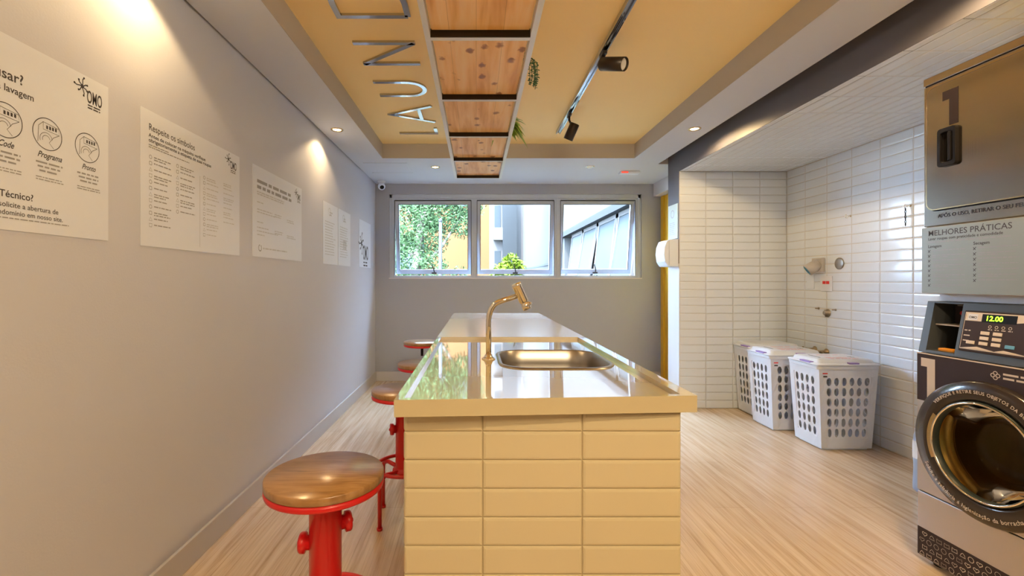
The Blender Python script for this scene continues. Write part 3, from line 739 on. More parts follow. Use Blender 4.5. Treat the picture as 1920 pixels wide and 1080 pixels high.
loops = [loop(0, CT+.0003, .11), loop(.003, CT+.004, .107), loop(.012, CT+.005, .10), loop(.016, CT+.001, .098), loop(.022, CT-.05, .094), loop(.03, CT-.125, .09), loop(.055, CT-.145, .07), loop(.12, CT-.15, .05), loop(.18, CT-.152, .03)]
mb = MB(); P = [p for l in loops for p in l]; n = len(loops[0])
mb.add(P, [(q*n+i, q*n+(i+1) % n, (q+1)*n+(i+1) % n, (q+1)*n+i) for q in range(len(loops)-1) for i in range(n)], 0, True); mb.add(loops[-1], [tuple(range(n))])
mb.build('basin', M['sinksteel'], sk)
mb = MB(); mb.lathe([(.035, .0), (.033, .003), (.025, .001), (.001, .0)], Fr((cx, cy, CT-.1515), (1,0,0), (0,1,0)), 24); mb.build('drain', M['chrome'], sk)
fx, fyy = .0475, 1.788
fa = thing('faucet', 'bent chrome pillar faucet with a cylindrical head beside the sink', 'faucet', (fx, fyy, CT))
mb = MB(); mb.lathe([(.026, 0), (.026, .004), (.020, .007), (.016, .012), (.013, .02)], Fr((fx, fyy, CT), (1,0,0), (0,1,0)), 28); mb.build('faucet_base', M['chrome'], fa)
path = [(fx, fyy, CT+.006), (fx, fyy, 1.03)]
P0, P1, P2 = Vector((fx, fyy, 1.03)), Vector((fx, fyy, 1.108)), Vector((.096, fyy, 1.120))
for i in range(1, 9):
    t_ = i/8; path.append((1-t_)**2*P0+2*t_*(1-t_)*P1+t_*t_*P2)
path.append(Vector((.170, fyy, 1.145)))
mb = MB(); mb.tube(path, .0108, 16); mb.build('spout_pipe', M['chrome'], fa)
a = Vector((.154, fyy, 1.188)); b = Vector((.199, fyy, 1.088)); d = (b-a).normalized(); R = Vector((0,1,0)); fr = Fr(a, R, d.cross(R)); L = (b-a).length
mb = MB(); mb.lathe([(.016, -.002), (.021, .001), (.021, .012), (.019, .014), (.0185, .075), (.016, .078), (.015, .082), (.0175, .084), (.0175, L-.002), (.014, L)], fr, 28); mb.build('faucet_head', M['chrome'], fa)
mb = MB(); q = a+d*.088; mb.cyl(q, q+Vector((.018, -.018, .004)), .008, 14); mb.cyl(q, q+Vector((.022, -.022, .005)), .004, 10); mb.build('push_button', M['chrome'], fa)

# ================================================================== stools
def make_stool():
    t = thing('bar_stool', 'x', 'stool', (0, 0, 0))
    O = Fr((0,0,0), (1,0,0), (0,1,0)); zs = .65
    mb = MB(); mb.lathe([(.160, zs-.024), (.1645, zs-.021), (.1645, zs-.003), (.162, zs), (.001, zs)], O, 64, caps=(True, False)); mb.build('seat', M['seat'], t)
    mb = MB(); mb.lathe([(.03, zs-.046), (.150, zs-.044), (.1635, zs-.040), (.1645, zs-.036), (.1645, zs-.0245), (.001, zs-.0245)], O, 64, caps=(True, False)); mb.build('seat_plate', M['red'], t)
    mb = MB(); mb.lathe([(.012, .52), (.012, zs-.046)], O, 16); mb.build('screw', M['black'], t)
    mb = MB(); mb.lathe([(.060, .235), (.060, .245), (.046, .25), (.045, .26), (.045, zs-.050), (.052, zs-.048), (.052, zs-.046)], O, 40)
    mb.build('column', M['red'], t)
    for a, z in ((math.radians(184), .45), (math.radians(28), .495), (math.radians(100), .42)):
        d = Vector((math.cos(a), math.sin(a), 0)); R = Vector((-d.y, d.x, 0)); fr = Fr(Vector((0,0,z)), R, d.cross(R))
        mb = MB(); mb.lathe([(.020, .038), (.020, .053), (.029, .056), (.029, .067), (.026, .072), (.006, .074), (.006, .078)], fr, 20); mb.build('valve_cap', M['red'], t)
    mb = MB(); mb.tube([(.145*math.cos(a), .145*math.sin(a), .262) for a in [2*PI*i/48 for i in range(48)]], .009, 10, closed=True); mb.build('foot_ring', M['red'], t)
    for k in range(4):
        a = math.radians(38+90*k); c, s_ = math.cos(a), math.sin(a)
        mb = MB(); mb.tube([(.05*c, .05*s_, .242), (.12*c, .12*s_, .252), (.155*c, .155*s_, .240), (.162*c, .162*s_, .215), (.162*c, .162*s_, .004)], .0105, 10)
        mb.cyl((.162*c, .162*s_, 0), (.162*c, .162*s_, .012), .014, 14); mb.build('leg', M['red'], t)
    return t
st0 = make_stool()
def copy_tree(o, parent=None):
    c = o.copy(); COL.objects.link(c); c.parent = parent
    if parent is not None: c.matrix_parent_inverse = o.matrix_parent_inverse.copy()
    for ch in list(o.children): copy_tree(ch, c)
    return c
stools = [(-.433, 1.325, 0, 'red stool with brown wooden seat, nearest to the viewer'),
          (-.365, 2.345, .25, 'second nearest red stool, its seat partly under the worktop corner'),
          (-.360, 3.09, .1, 'third red stool from the viewer along the island'),
          (-.490, 4.17, .4, 'farthest stool, standing by the far end of the island')]
for i, (x, y, r, lab) in enumerate(stools):
    s_ = st0 if i == 0 else copy_tree(st0)
    if i == 3:     # screwed up: column ends low and the black screw shows
        for c in s_.children:
            if c.name.startswith('column'): c.scale = (.62, .62, .80)
            if c.name.startswith('valve_cap'): c.scale = (.7, .7, .9)
    s_.location = (x, y, 0); s_.rotation_euler.z = r; s_['label'] = lab; s_['group'] = 'red stools along the left side of the island'

# ================================================================== laundry hampers
def oval(cx, cy, a, b, n=12): return [(cx+a*math.cos(2*PI*i/n), cy+b*math.sin(2*PI*i/n)) for i in range(n)]
def holed_panel(mb, fr, wb, wt, H, cols, rows, x0f, x1f, y0, y1, a, b, lean):
    """trapezoid wall centred on x=0 leaning outward, pierced by ovals; built cell by cell"""
    def P(x, y, z=0):
        k = (wb+(wt-wb)*y/H)/wt
        return fr.p(x*k, y, z+lean*y/H)
    xs = [-wt/2, x0f*wt/2]; 
    cw = (x1f-x0f)*wt/2/cols; ch = (y1-y0)/rows
    cxs = [x0f*wt/2+cw*i for i in range(cols+1)]; cys = [y0+ch*j for j in range(rows+1)]
    X = [-wt/2]+cxs+[wt/2]; Y = [0]+cys+[H]
    for i in range(len(X)-1):
        for j in range(len(Y)-1):
            ax, bx, ay, by = X[i], X[i+1], Y[j], Y[j+1]
            if 1 <= i <= cols and 1 <= j <= rows:
                mx, my = (ax+bx)/2, (ay+by)/2; n = 16
                ov = [(mx+a*math.cos(2*PI*k/n), my+b*math.sin(2*PI*k/n)) for k in range(n)]
                sq = []
                for k in range(n):
                    c, s_ = math.cos(2*PI*k/n), math.sin(2*PI*k/n); q = min((bx-ax)/2/abs(c) if abs(c) > 1e-6 else 9, (by-ay)/2/abs(s_) if abs(s_) > 1e-6 else 9)
                    sq.append((mx+c*q, my+s_*q))
                cs = {k: None for k in range(n)}
                for k in range(n):
                    l = (k+1) % n; poly = [ov[k], sq[k]]
                    A, B = sq[k], sq[l]
                    if abs(A[0]-B[0]) > 1e-6 and abs(A[1]-B[1]) > 1e-6:
                        poly.append((bx if max(A[0], B[0]) > mx else ax, by if max(A[1], B[1]) > my else ay))
                    poly += [B, ov[l]]
                    mb.add([P(*p) for p in poly], [tuple(range(len(poly)))])
            else:
                mb.add([P(ax, ay), P(bx, ay), P(bx, by), P(ax, by)], [(0,1,2,3)])
def make_hamper(x, y, label, paper):
    # x,y: near left bottom corner; .35 x .27 at the foot, .42 x .32 at the top
    wbx, wtx, wby, wty, H = .350, .415, .265, .303, .585
    cx, cy = x+wbx/2, y+wby/2
    t = thing('laundry_hamper', label, 'laundry hamper', (cx, cy, 0), 'white lidded laundry hampers in the tiled niche')
    mb = MB(); z0 = .012
    for R, U_, wb, wt, off, lean, cols in (((1,0,0), (0,0,1), wbx, wtx, wby/2, (wty-wby)/2, 6), ((0,-1,0), (0,0,1), wby, wty, wbx/2, (wtx-wbx)/2, 4),
                                  ((-1,0,0), (0,0,1), wbx, wtx, wby/2, (wty-wby)/2, 6), ((0,1,0), (0,0,1), wby, wty, wbx/2, (wtx-wbx)/2, 4)):
        fr = Fr((0,0,0), R, U_); fr.O = Vector((cx, cy, z0)) + fr.N*off
        holed_panel(mb, fr, wb, wt, H, cols, 6, -.80 if cols == 6 else -.72, .80 if cols == 6 else .72, .075, .51, .018 if cols == 6 else .0165, .030, lean)
    mb.add([(cx-wbx/2, cy-wby/2, z0), (cx+wbx/2, cy-wby/2, z0), (cx+wbx/2, cy+wby/2, z0), (cx-wbx/2, cy+wby/2, z0)], [(0,1,2,3)])
    mb.build('hamper_body', M['hamper'], t, solid=-.004)
    mb = MB()   # feet band
    mb.prism(rrect(cx-wbx/2+.01, cx+wbx/2-.01, cy-wby/2+.01, cy+wby/2-.01, .02, 4), 0, .014); mb.build('hamper_foot', M['hamper'], t, .002)
    zt = z0+H
    mb = MB()   # rolled rim
    A = rrect(cx-wtx/2-.012, cx+wtx/2+.012, cy-wty/2-.012, cy+wty/2+.012, .03, 5); B = rrect(cx-wtx/2+.006, cx+wtx/2-.006, cy-wty/2+.006, cy+wty/2-.006, .02, 5); n = len(A)
    P = [(*p, zt-.022) for p in A]+[(*p, zt+.002) for p in A]+[(*p, zt+.002) for p in B]+[(*p, zt-.022) for p in B]
    mb.add(P, [(q*n+i, q*n+(i+1) % n, ((q+1) % 4)*n+(i+1) % n, ((q+1) % 4)*n+i) for q in range(4) for i in range(n)], 0, True); mb.build('rim', M['hamper'], t, .002)
    mb = MB()   # lid: low dome with a raised field
    L = []
    for ins, z, r in ((-.018, zt+.004, .035), (-.020, zt+.010, .035), (-.016, zt+.016, .035), (.004, zt+.018, .03), (.008, zt+.022, .03), (.014, zt+.040, .03), (.030, zt+.046, .025)):
        L.append([(px, py, z) for px, py in rrect(cx-wtx/2+ins, cx+wtx/2-ins, cy-wty/2+ins, cy+wty/2-ins, r, 5)])
    P = [p for l in L for p in l]; mb.add(P, [(q*n+i, q*n+(i+1) % n, (q+1)*n+(i+1) % n, (q+1)*n+i) for q in range(len(L)-1) for i in range(n)], 0, True)
    mb.add(L[0], [tuple(range(n))]); mb.add(L[-1], [tuple(range(n))]); lid = mb.build('lid', M['hamper'], t)
    zl = zt+.0465
    mb = MB(); mb.box(cx-.005, cx+.065, cy-wty/2-.016, cy-wty/2+.016, zt+.004, zt+.026); mb.build('clip', M['purple'], lid, .003)
    mb = MB(); mb.box(cx-wtx/2-.018, cx-wtx/2+.012, cy-.09, cy+.02, zt+.004, zt+.024); mb.build('clip', M['purple'], lid, .003)
    fr = Fr((cx-.14, cy-.085, zl), (1,0,0), (0,1,0))
    mb = MB(); mb.box(0, .28, 0, .17, 0, .0008, 0, fr)
    if paper:
        PR.seed(5)
        textlines(mb, fr, .06, .125, .16, 1, .01, .018, 1, .001, 0); textlines(mb, fr, .04, .03, .2, 4, .022, .010, 1, .001, .2)
        mb.box(.0, .012, .02, .14, .0008, .001, 2, fr); textlines(mb, fr, .235, .06, .03, 2, .03, .012, 2, .001, 0)
    mb.build('lid_label', [M['paper'], M['pinkink'], M['ink']], lid)
    fr = Fr((cx-.185, cy-wty/2+.0008, z0+H-.055), (1,0,0), (0,.08,1))
    mb = MB(); fr.O = fr.O+fr.N*.004; PR.seed(3); textlines(mb, fr, 0, 0, .035, 1, .01, .008, 0, .001, 0); textlines(mb, fr, .003, -.022, .028, 1, .01, .010, 1, .001, 0)
    printing(mb, 'sticker_print', [M['redink'], M['ink']], t)
make_hamper(2.442, 3.262, 'white laundry hamper nearest the viewer and the side wall', True)
make_hamper(2.372, 3.685, 'middle white laundry hamper, its lid holding a pink printed sheet', True)
make_hamper(2.445, 4.030, 'white laundry hamper farthest back, against the niche end wall', False)

# ================================================================== fittings on the niche side wall
XS = XW-.004
def wfr(px, py): # point of the side wall seen at a place of the photo
    u_ = (px-893)/XW; return 865/u_, 1.2-(py-526)/u_
def Wf(y, z): return Fr((XS, y, z), (0,-1,0), (0,0,1))
y, z = wfr(1541, 497)
t = thing('angled_socket', 'grey angled industrial power socket with blue inside on the tiled wall', 'socket', (XS, y, z))
fr = Wf(y, z); mb = MB(); mb.box(-.075, .045, -.06, .06, 0, .03, 0, fr); mb.build('back_box', M['greyplastic'], t, .006)
d = Vector((-.75, .35, -.55)).normalized(); R = Vector((0,0,1)).cross(d).normalized(); f2 = Fr(Vector((XS-.02, y, z+.01)), R, d.cross(R))
mb = MB(); mb.lathe([(.045, 0), (.048, .05), (.050, .10), (.044, .10), (.040, .06)], f2, 28, caps=(True, False)); mb.build('socket_hood', M['greyplastic'], t)
mb = MB(); mb.lathe([(.043, .085), (.043, .1015), (.036, .102), (.034, .07), (.001, .07)], f2, 28, caps=(False, False)); mb.build('socket_ring', M['blue'], t)
def disc(px, py, r, name, label, m, rx=1.0, dome=.006):
    y, z = wfr(px, py); fr = Wf(y, z); mb = MB()
    pr = [(r, 0), (r, dome*.6), (r*.85, dome), (r*.3, dome*1.2), (.0005, dome*1.2)]
    mb.lathe(pr, fr, 28); o = mb.build(name, m); tag(o, label, name.split('_')[-1] if '_' in name else name); return o
disc(1575, 494, .047, 'blanking_plate', 'round bronze blanking plate right of the angled socket', M['cap'])
y, z = wfr(1551, 532)
t = thing('wall_outlet', 'white double outlet plate with two red sockets below the angled socket', 'outlet', (XS, y, z))
fr = Wf(y, z); mb = MB(); mb.box(-.065, .065, -.062, .062, 0, .006, 0, fr); mb.build('outlet_plate', M['paper'], t, .002)
for a, b in ((-.035, -.004), (.004, .035)):
    mb = MB(); mb.box(a, b, -.002, .022, .006, .009, 0, fr); mb.build('red_socket', M['redink'], t)
y, z = wfr(1521, 528)
fr = Wf(y, z); mb = MB(); mb.box(-.045, .045, -.062, .062, 0, .004, 0, fr); o = mb.build('blank_outlet_plate', M['white_tile'], None, .002); tag(o, 'blank white plate left of the double outlet', 'outlet')
t_y, t_z = wfr(1553, 587)
t = thing('shutoff_valve', 'small bronze valve escutcheon low on the niche wall between two screws', 'valve', (XS, t_y, t_z))
fr = Wf(t_y, t_z); mb = MB(); mb.lathe([(.034, 0), (.034, .004), (.022, .010), (.018, .03), (.012, .032), (.0005, .032)], fr, 24); mb.build('escutcheon', M['cap'], t)
mb = MB(); mb.cyl(fr.p(0, -.03, .012), fr.p(0, .03, .022), .009, 12); mb.build('valve_body', M['cap'], t)
for px, py, lab, cat in ((1536, 578, 'left screw beside the valve escutcheon', 'screw'), (1568, 581, 'right screw beside the valve escutcheon', 'screw')):
    y, z = wfr(px, py); fr = Wf(y, z); mb = MB(); mb.lathe([(.010, 0), (.010, .003), (.006, .006), (.0045, .03), (.0005, .03)], fr, 12); o = mb.build('wall_screw', M['cap']); tag(o, lab, cat, 'screws beside the valve')
def hook(px, py, lab, chain):
    y, z = wfr(px, py); t = thing('wall_hook', lab, 'hook', (XS, y, z), 'small metal hooks on the tiled wall')
    fr = Wf(y, z); mb = MB(); mb.lathe([(.009, 0), (.009, .003), (.003, .005)], fr, 14)
    mb.tube([fr.p(0, 0, 0), fr.p(0, 0, .02)]+[fr.p(-.014+.014*math.cos(a), -.014*math.sin(a)*1.0, .02) for a in [math.radians(k) for k in range(0, 300, 30)]], .0025, 8)
    mb.build('hook_wire', M['chrome'], t)
    if chain:
        mb = MB()
        for k in range(7):
            zc = -.02-k*.017
            pts = [(-.014+.005*math.cos(a)*(1 if k % 2 else .3), zc+.010*math.sin(a)) for a in [2*PI*i/12 for i in range(12)]]
            mb.tube([fr.p(px_, py_, .02+(0 if k % 2 else .004*math.cos(i*PI/6))) for i, (px_, py_) in enumerate(pts)], .0022, 6, closed=True)
        mb.build('chain', M['black'], t)
hook(1596, 405, 'small bare hook on the tiled wall above the round plate', False)
hook(1708, 386, 'hook with a short hanging chain on the tiled wall beside the dryer', True)
for px, py, lab in ((1529, 655, 'left brass tap on the wall behind the hampers'), (1551, 660, 'right brass tap on the wall behind the hampers')):
    y, z = wfr(px, py); t = thing('wall_tap', lab, 'tap', (XS, y, z), 'brass taps behind the hampers')
    fr = Wf(y, z); mb = MB(); mb.lathe([(.028, 0), (.028, .004), (.013, .012), (.013, .07), (.017, .072), (.017, .086), (.011, .088)], fr, 20); mb.tube([fr.p(0, 0, .05), fr.p(.03, -.005, .055), fr.p(.045, -.035, .06)], .010, 12); mb.build('tap_body', M['brass'], t)
    mb = MB(); mb.cyl(fr.p(0, 0, .085), fr.p(0, 0, .10), .006, 10); mb.box(-.026, .026, -.006, .006, .098, .108, 0, fr); mb.box(-.006, .006, -.026, .026, .098, .108, 0, fr); mb.build('tap_handle', M['brass'], t, .002)

# ================================================================== pillar things
t = thing('towel_dispenser', 'white paper towel dispenser with rounded front on the pillar', 'towel dispenser', (XF, 4.45, 1.33))
f2 = Fr((XF, 4.45, 1.33), (-1,0,0), (0,0,1))     # x away from the wall, y up, normal +Y
pts = [(0, 0), (.07, 0), (.10, .01), (.125, .05), (.135, .12), (.128, .19), (.105, .245), (.07, .262), (0, .262)]
mb = MB(); mb.prism(pts[:1]+[(.085, .003)]+[(.085, .255)]+pts[-1:], -.11, .11, f2); mb.build('dispenser_body', M['hamper'], t, .003)
mb = MB(); mb.prism([(.0855, .003)]+pts[2:7]+[(.0855, .255)], -.105, .105, f2); mb.build('dispenser_cover', M['hamper'], t, .004)
t = thing('framed_notice', 'pale framed notice on the dark pillar above the towel dispenser', 'notice', (XF, 4.46, 1.6))
fr = Fr((XF, 4.56, 1.60), (0,-1,0), (0,0,1)); mb = MB(); mb.box(0, .21, 0, .33, 0, .006, 0, fr); mb.build('notice_sheet', mat('pale_green_print', (.62, .72, .68), .4, noise=.05, nscale=10), t, .001)
mb = MB(); mb.ribbon(circ(.1, .24, .035, 20), .012, .0065, fr, 0, True); PR.seed(9); textlines(mb, fr, .03, .15, .15, 7, .018, .008, 0, .0065); printing(mb, 'lettering', M['paleink'], t)

# ================================================================== washer and dryer
YA, YC = 1.30, 1.99
def F(x, z=0): return Fr((x, YC, z), (0,-1,0), (0,0,1))    # x runs from the far edge toward the viewer, faces the room
wa = thing('washing_machine', 'grey front-load washing machine marked 1, standing under the dryer', 'washing machine', (2.25, 1.645, 0))
WF = 1.903
PX, PZ, PRR = 1.990-1.712, .560, .262     # porthole in front-frame coordinates
# body shell with a real opening
mb = MB(); fr = F(WF); Wd = YC-YA
n = 48; hole = circ(PX, PZ, .215, n); out = []
for k, p in enumerate(hole):
    dx, dy = p[0]-PX, p[1]-PZ; q = 9
    if dx > 1e-9: q = min(q, (Wd-PX)/dx)
    if dx < -1e-9: q = min(q, -PX/dx)
    if dy > 1e-9: q = min(q, (.892-PZ)/dy)
    if dy < -1e-9: q = min(q, (.305-PZ)/dy)
    out.append((PX+dx*q, PZ+dy*q))
cn = [(0, .305), (Wd, .305), (Wd, .892), (0, .892)]
for k in range(n):
    l = (k+1) % n; A, B = out[k], out[l]; poly = [hole[k], A]
    if abs(A[0]-B[0]) > 1e-5 and abs(A[1]-B[1]) > 1e-5: poly.append(min(cn, key=lambda c: abs(c[0]-A[0])+abs(c[1]-A[1])+abs(c[0]-B[0])+abs(c[1]-B[1])))
    mb.add([fr.p(*p, 0) for p in poly+[B, hole[l]]], [tuple(range(len(poly)+2))])
D = .68
mb.add([fr.p(0,.305,0), fr.p(0,.892,0), fr.p(0,.892,-D), fr.p(0,.305,-D)], [(0,1,2,3)])
mb.add([fr.p(Wd,.305,0), fr.p(Wd,.892,0), fr.p(Wd,.892,-D), fr.p(Wd,.305,-D)], [(0,1,2,3)])
mb.add([fr.p(0,.892,0), fr.p(Wd,.892,0), fr.p(Wd,.892,-D), fr.p(0,.892,-D)], [(0,1,2,3)])
mb.add([fr.p(0,.305,-D), fr.p(Wd,.305,-D), fr.p(Wd,.892,-D), fr.p(0,.892,-D)], [(0,1,2,3)])
mb.build('cabinet', M['steel2'], wa)
mb = MB(); mb.box(0, Wd, .025, .300, -D, 0, 0, fr); mb.build('kick_panel', M['steel2'], wa, .003)
mb = MB(); mb.box(.003, Wd-.003, .300, .305, -D+.01, -.008, 0, fr); mb.build('panel_gap', M['black'], wa)
for a in (.05, Wd-.05):
    for b in (-.05, -D+.05):
        mb = MB(); mb.lathe([(.022, 0), (.022, .012), (.012, .014), (.012, .025)], Fr(fr.p(a, 0, b), (1,0,0), (0,1,0)), 16); mb.build('foot', M['black'], wa)
# decals: dark band with a notch following the door, patterned strip
mb = MB(); z = .0012
band = []
for k in range(41):
    x = Wd*k/40; dx = x-PX; zb = .690
    if abs(dx) < PRR-.012: zb = max(zb, PZ+math.sqrt((PRR-.012)**2-dx*dx))
    band.append((x, zb))
mb.add([fr.p(x, zb, z) for x, zb in band]+[fr.p(x, .888, z) for x, zb in band], [(i, i+1, 41+i+1, 41+i) for i in range(40)])
mb.build('dark_decal', M['decal'], wa)
mb = MB(); mb.box(.002, Wd-.002, .028, .147, 0, .0012, 0, fr); mb.build('patterned_decal', M['decal'], wa)
mb = MB(); zz = .0018
sx = lambda x, y: (x, y)
one = [(.018, .872), (.085, .872), (.085, .700), (.050, .700), (.050, .838), (.018, .838)]
mb.flat([(.018, .836), (.078, .836), (.078, .872), (.018, .872)], zz, fr, 0); mb.flat([(.044, .697), (.078, .697), (.078, .836), (.044, .836)], zz, fr, 0)
mb.box(0, Wd, .888, .8925, 0, .002, 0, fr)
PR.seed(2)
for k, (cx_, cy_) in enumerate(((.300, .860), (.308, .852), (.292, .852), (.300, .844))): mb.ribbon(circ(cx_, cy_, .007, 8), .003, zz, fr, 0, True)
textlines(mb, fr, .325, .858, .20, 1, .01, .007, 0, zz, 0); textlines(mb, fr, .325, .843, .17, 1, .01, .007, 0, zz, 0)
q = 0
for j in range(4):
    for i in range(22):
        cx_ = .022+i*.0305+(j % 2)*.012; cy_ = .040+j*.0285; q += 1; k = PR.randrange(4); s_ = .0105; wd = PR.choice((.0012, .0016, .0024))
        if cx_ > Wd-.02 or cy_ > .14: continue
        if k == 0: p = circ(cx_, cy_, s_*.95, 16)
        elif k == 1: p = [(cx_+s_*math.sin(a)**3, cy_+s_*.85*(13*math.cos(a)-5*math.cos(2*a)-2*math.cos(3*a)-math.cos(4*a))/16) for a in [2*PI*t_/18 for t_ in range(18)]]
        elif k == 2: p = [(cx_-s_, cy_-s_*.7), (cx_+s_, cy_-s_*.6), (cx_+s_*.85, cy_+s_*.8), (cx_, cy_+s_*.45), (cx_-s_*.9, cy_+s_*.8)]
        else: p = [(cx_-s_, cy_-s_*.7), (cx_+s_, cy_-s_*.7), (cx_+s_*.7, cy_+s_*.2), (cx_, cy_+s_*.8), (cx_-s_*.5, cy_+s_*.3)]
        mb.ribbon(p, wd, zz, fr, 1, True)
printing(mb, 'light_print', [M['beige'], M['beige']], wa)
# door
fd = Fr(fr.p(PX, PZ, 0), (0,-1,0), (0,0,1))
dr = bpy.data.objects.new('washer_door', None)
mb = MB(); mb.lathe([(.262, .0005), (.262, .022), (.256, .030), (.200, .034), (.190, .030), (.186, .018), (.186, .0005)], fd, 72, caps=(False, False)); dr = mb.build('washer_door', M['ring'], wa)
mb = MB(); mb.lathe([(.186, .018), (.186, .036), (.180, .040), (.174, .036), (.172, .012)], fd, 64, caps=(False, False)); mb.build('inner_ring', M['rubber'], dr)
mb = MB(); mb.lathe([(.176, .0372), (.178, .0412), (.181, .0405), (.183, .037)], fd, 64, caps=(False, False)); mb.build('bright_bead', M['chrome'], dr)
mb = MB(); mb.lathe([(.172, .014), (.160, -.02), (.150, -.09), (.12, -.125), (.06, -.14), (.001, -.142)], fd, 64, caps=(False, False)); mb.build('glass_bowl', M['bowl'], dr)
mb = MB()
for a0, a1, r in ((150, 205, .192),): mb.ribbon(circ(0, 0, r, 20, a0, a1), .016, .0362, fd)
mb.build('door_grip', M['gold'], dr)
mb = MB()
def arc_text(s, r, a_start, size, inward, sp=1.06, bold=.01):
    a = a_start
    for ch in s:
        vs, fs, wd = text_geo(ch, size, bold, 0) if ch != ' ' else ([], [], size*.32)
        da = wd*sp/r; am = a-da/2 if not inward else a+da/2
        if vs:
            if not inward: R2 = (math.sin(am), -math.cos(am)); U2 = (math.cos(am), math.sin(am)); rb = r
            else: R2 = (-math.sin(am), math.cos(am)); U2 = (-math.cos(am), -math.sin(am)); rb = r
            mb.add([fd.p(U2[0]*(rb if not inward else -rb)+R2[0]*(v.x-wd/2)+U2[0]*v.y, U2[1]*(rb if not inward else -rb)+R2[1]*(v.x-wd/2)+U2[1]*v.y, .0350) for v in vs], fs)
        a = a-da if not inward else a+da
arc_text('VERIFIQUE E RETIRE SEUS OBJETOS DA BORRACHA', .216, math.radians(140), .0170, False, 1.10)
arc_text('Solicite a zeladoria a higienização da borracha', .238, math.radians(208), .0205, True, 1.12)
printing(mb, 'lettering', M['beige'], dr)
mb = MB(); mb.lathe([(.215, -.002), (.205, -.03), (.190, -.06), (.196, -.075)], fd, 64, caps=(False, False)); mb.build('door_gasket', M['drum'], wa)
mb = MB(); mb.lathe([(.196, -.075), (.245, -.08), (.25, -.10), (.25, -.42), (.24, -.44), (.10, -.44)], fd, 64, caps=(False, False)); 
for k in range(3):
    a = math.radians(40+120*k); c_, s__ = math.cos(a), math.sin(a); fr3 = fd
    mb.prism([(c_*.25-s__*.03, s__*.25+c_*.03), (c_*.17, s__*.17), (c_*.25+s__*.03, s__*.25-c_*.03)], -.42, -.12, fd)
mb.build('drum', M['drum'], wa)
mb = MB(); mb.lathe([(.17, -.435), (.16, -.42), (.06, -.41), (.001, -.41)], fd, 40, caps=(False, False)); mb.build('drum_hub', M['ring'], wa)
mb = MB(); mb.ribbon([(.0+.012*i, .004*math.sin(i*1.3)-.02) for i in range(8)], .008, -.139, fd, 0); mb.text('OMO', -.005, -.010, .03, -.139, fd, 1, .03); printing(mb, 'window_sticker', [M['blue'], M['redink']], dr)
# slanted console with a coin recess
sl = Vector((.041, 0, .217)); z0c, z1c = .895, 1.112; xf = lambda z: 1.906+.041*(z-z0c)/(z1c-z0c)
def wedge(mb, ya, yb, za, zb, xb, dx=0.0, mi=0):
    fr2 = Fr((0, 0, 0), (1,0,0), (0,0,1))       # normal -Y
    mb.prism([(xf(za)+dx, za), (xf(zb)+dx, zb), (xb, zb), (xb, za)], -yb, -ya, fr2, mi)
mb = MB(); wedge(mb, 1.958, YC, z0c, z1c, 2.55); wedge(mb, YA, 1.842, z0c, z1c, 2.55); wedge(mb, 1.842, 1.958, z0c, .908, 2.55); wedge(mb, 1.842, 1.958, 1.104, z1c, 2.55)
mb.box(2.10, 2.5, 1.842, 1.958, .908, 1.104); mb.build('console', M['slate'], wa, .002)
mb = MB(); mb.box(1.95, 2.10, 1.842, 1.958, 1.013, 1.018); mb.build('recess_shelf', M['greyplastic'], wa)
mb = MB(); mb.box(2.03, 2.10, 1.845, 1.955, 1.018, 1.104); mb.build('coin_slide', M['decal'], wa)
f4 = Fr((2.03, 1.955, 1.018), (0,-1,0), (0,0,1)); mb = MB(); mb.flat(circ(.028, .045, .009, 14), .001, f4, 0); mb.flat([(.060, .035), (.095, .030), (.09, .062), (.075, .070)], .001, f4, 1); mb.flat([(.01, .075), (.10, .075), (.10, .079), (.01, .079)], .001, f4, 1); printing(mb, 'recess_print', [M['redink'], M['greyink']], wa)
mb = MB(); mb.box(1.925, 1.955, 1.862, 1.925, .908, .920); mb.build('orange_clip', M['orangep'], wa, .003)
fc = Fr((xf(z0c), YC, z0c), (0,-1,0), sl)       # along the slope
mb = MB(); mb.box(.163, .395, .030, .190, -.001, .006, 0, fc); cp = mb.build('control_panel', M['decal'], wa, .004)
mb = MB(); zz = .0068
mb.ribbon([(.170, .040), (.385, .040), (.385, .182), (.170, .182)], .003, zz, fc, 0, True)
mb.flat([(.172, .150), (.23, .150), (.27, .158), (.33, .150), (.383, .158), (.383, .181), (.172, .181)], zz, fc, 0)
mb.flat([(.172, .042), (.383, .042), (.32, .050), (.29, .042), (.23, .052)], zz+.0001, fc, 0)
mb.flat([(.230, .148), (.345, .148), (.345, .179), (.230, .179)], zz+.0003, fc, 1)
mb.flat([(.180, .153), (.215, .153), (.215, .177), (.180, .177)], zz+.0003, fc, 3); mb.text('OMO', .1835, .160, .012, zz+.0006, fc, 2, .03)
PR.seed(4)
for k in range(4): mb.ribbon(circ(.262+k*.022, .132, .005, 8), .0018, zz, fc, 0, True); textlines(mb, fc, .257+k*.022, .120, .014, 1, .01, .003, 0, zz, 0)
for k in range(3): textlines(mb, fc, .176, .110-k*.020, .022, 1, .01, .004, 0, zz, 0)
printing(mb, 'panel_print', [M['beige'], M['black'], M['ink'], M['paper']], cp)
mb = MB(); mb.text('12.00', .2425, .1545, .0265, zz+.0008, fc, 0, .02); printing(mb, 'display_digits', M['led'], cp)
for bx_, by_, m_ in ((.235, .100, 'beige'), (.277, .100, 'beige'), (.235, .080, 'beige'), (.277, .080, 'beige'), (.190, .060, 'beige'), (.235, .060, 'beige'), (.277, .060, 'beige'), (.322, .058, 'blue')):
    mb = MB(); mb.box(bx_, bx_+.030, by_, by_+.013, .006, .009, 0, fc); mb.build('button', M[m_], cp, .0015)
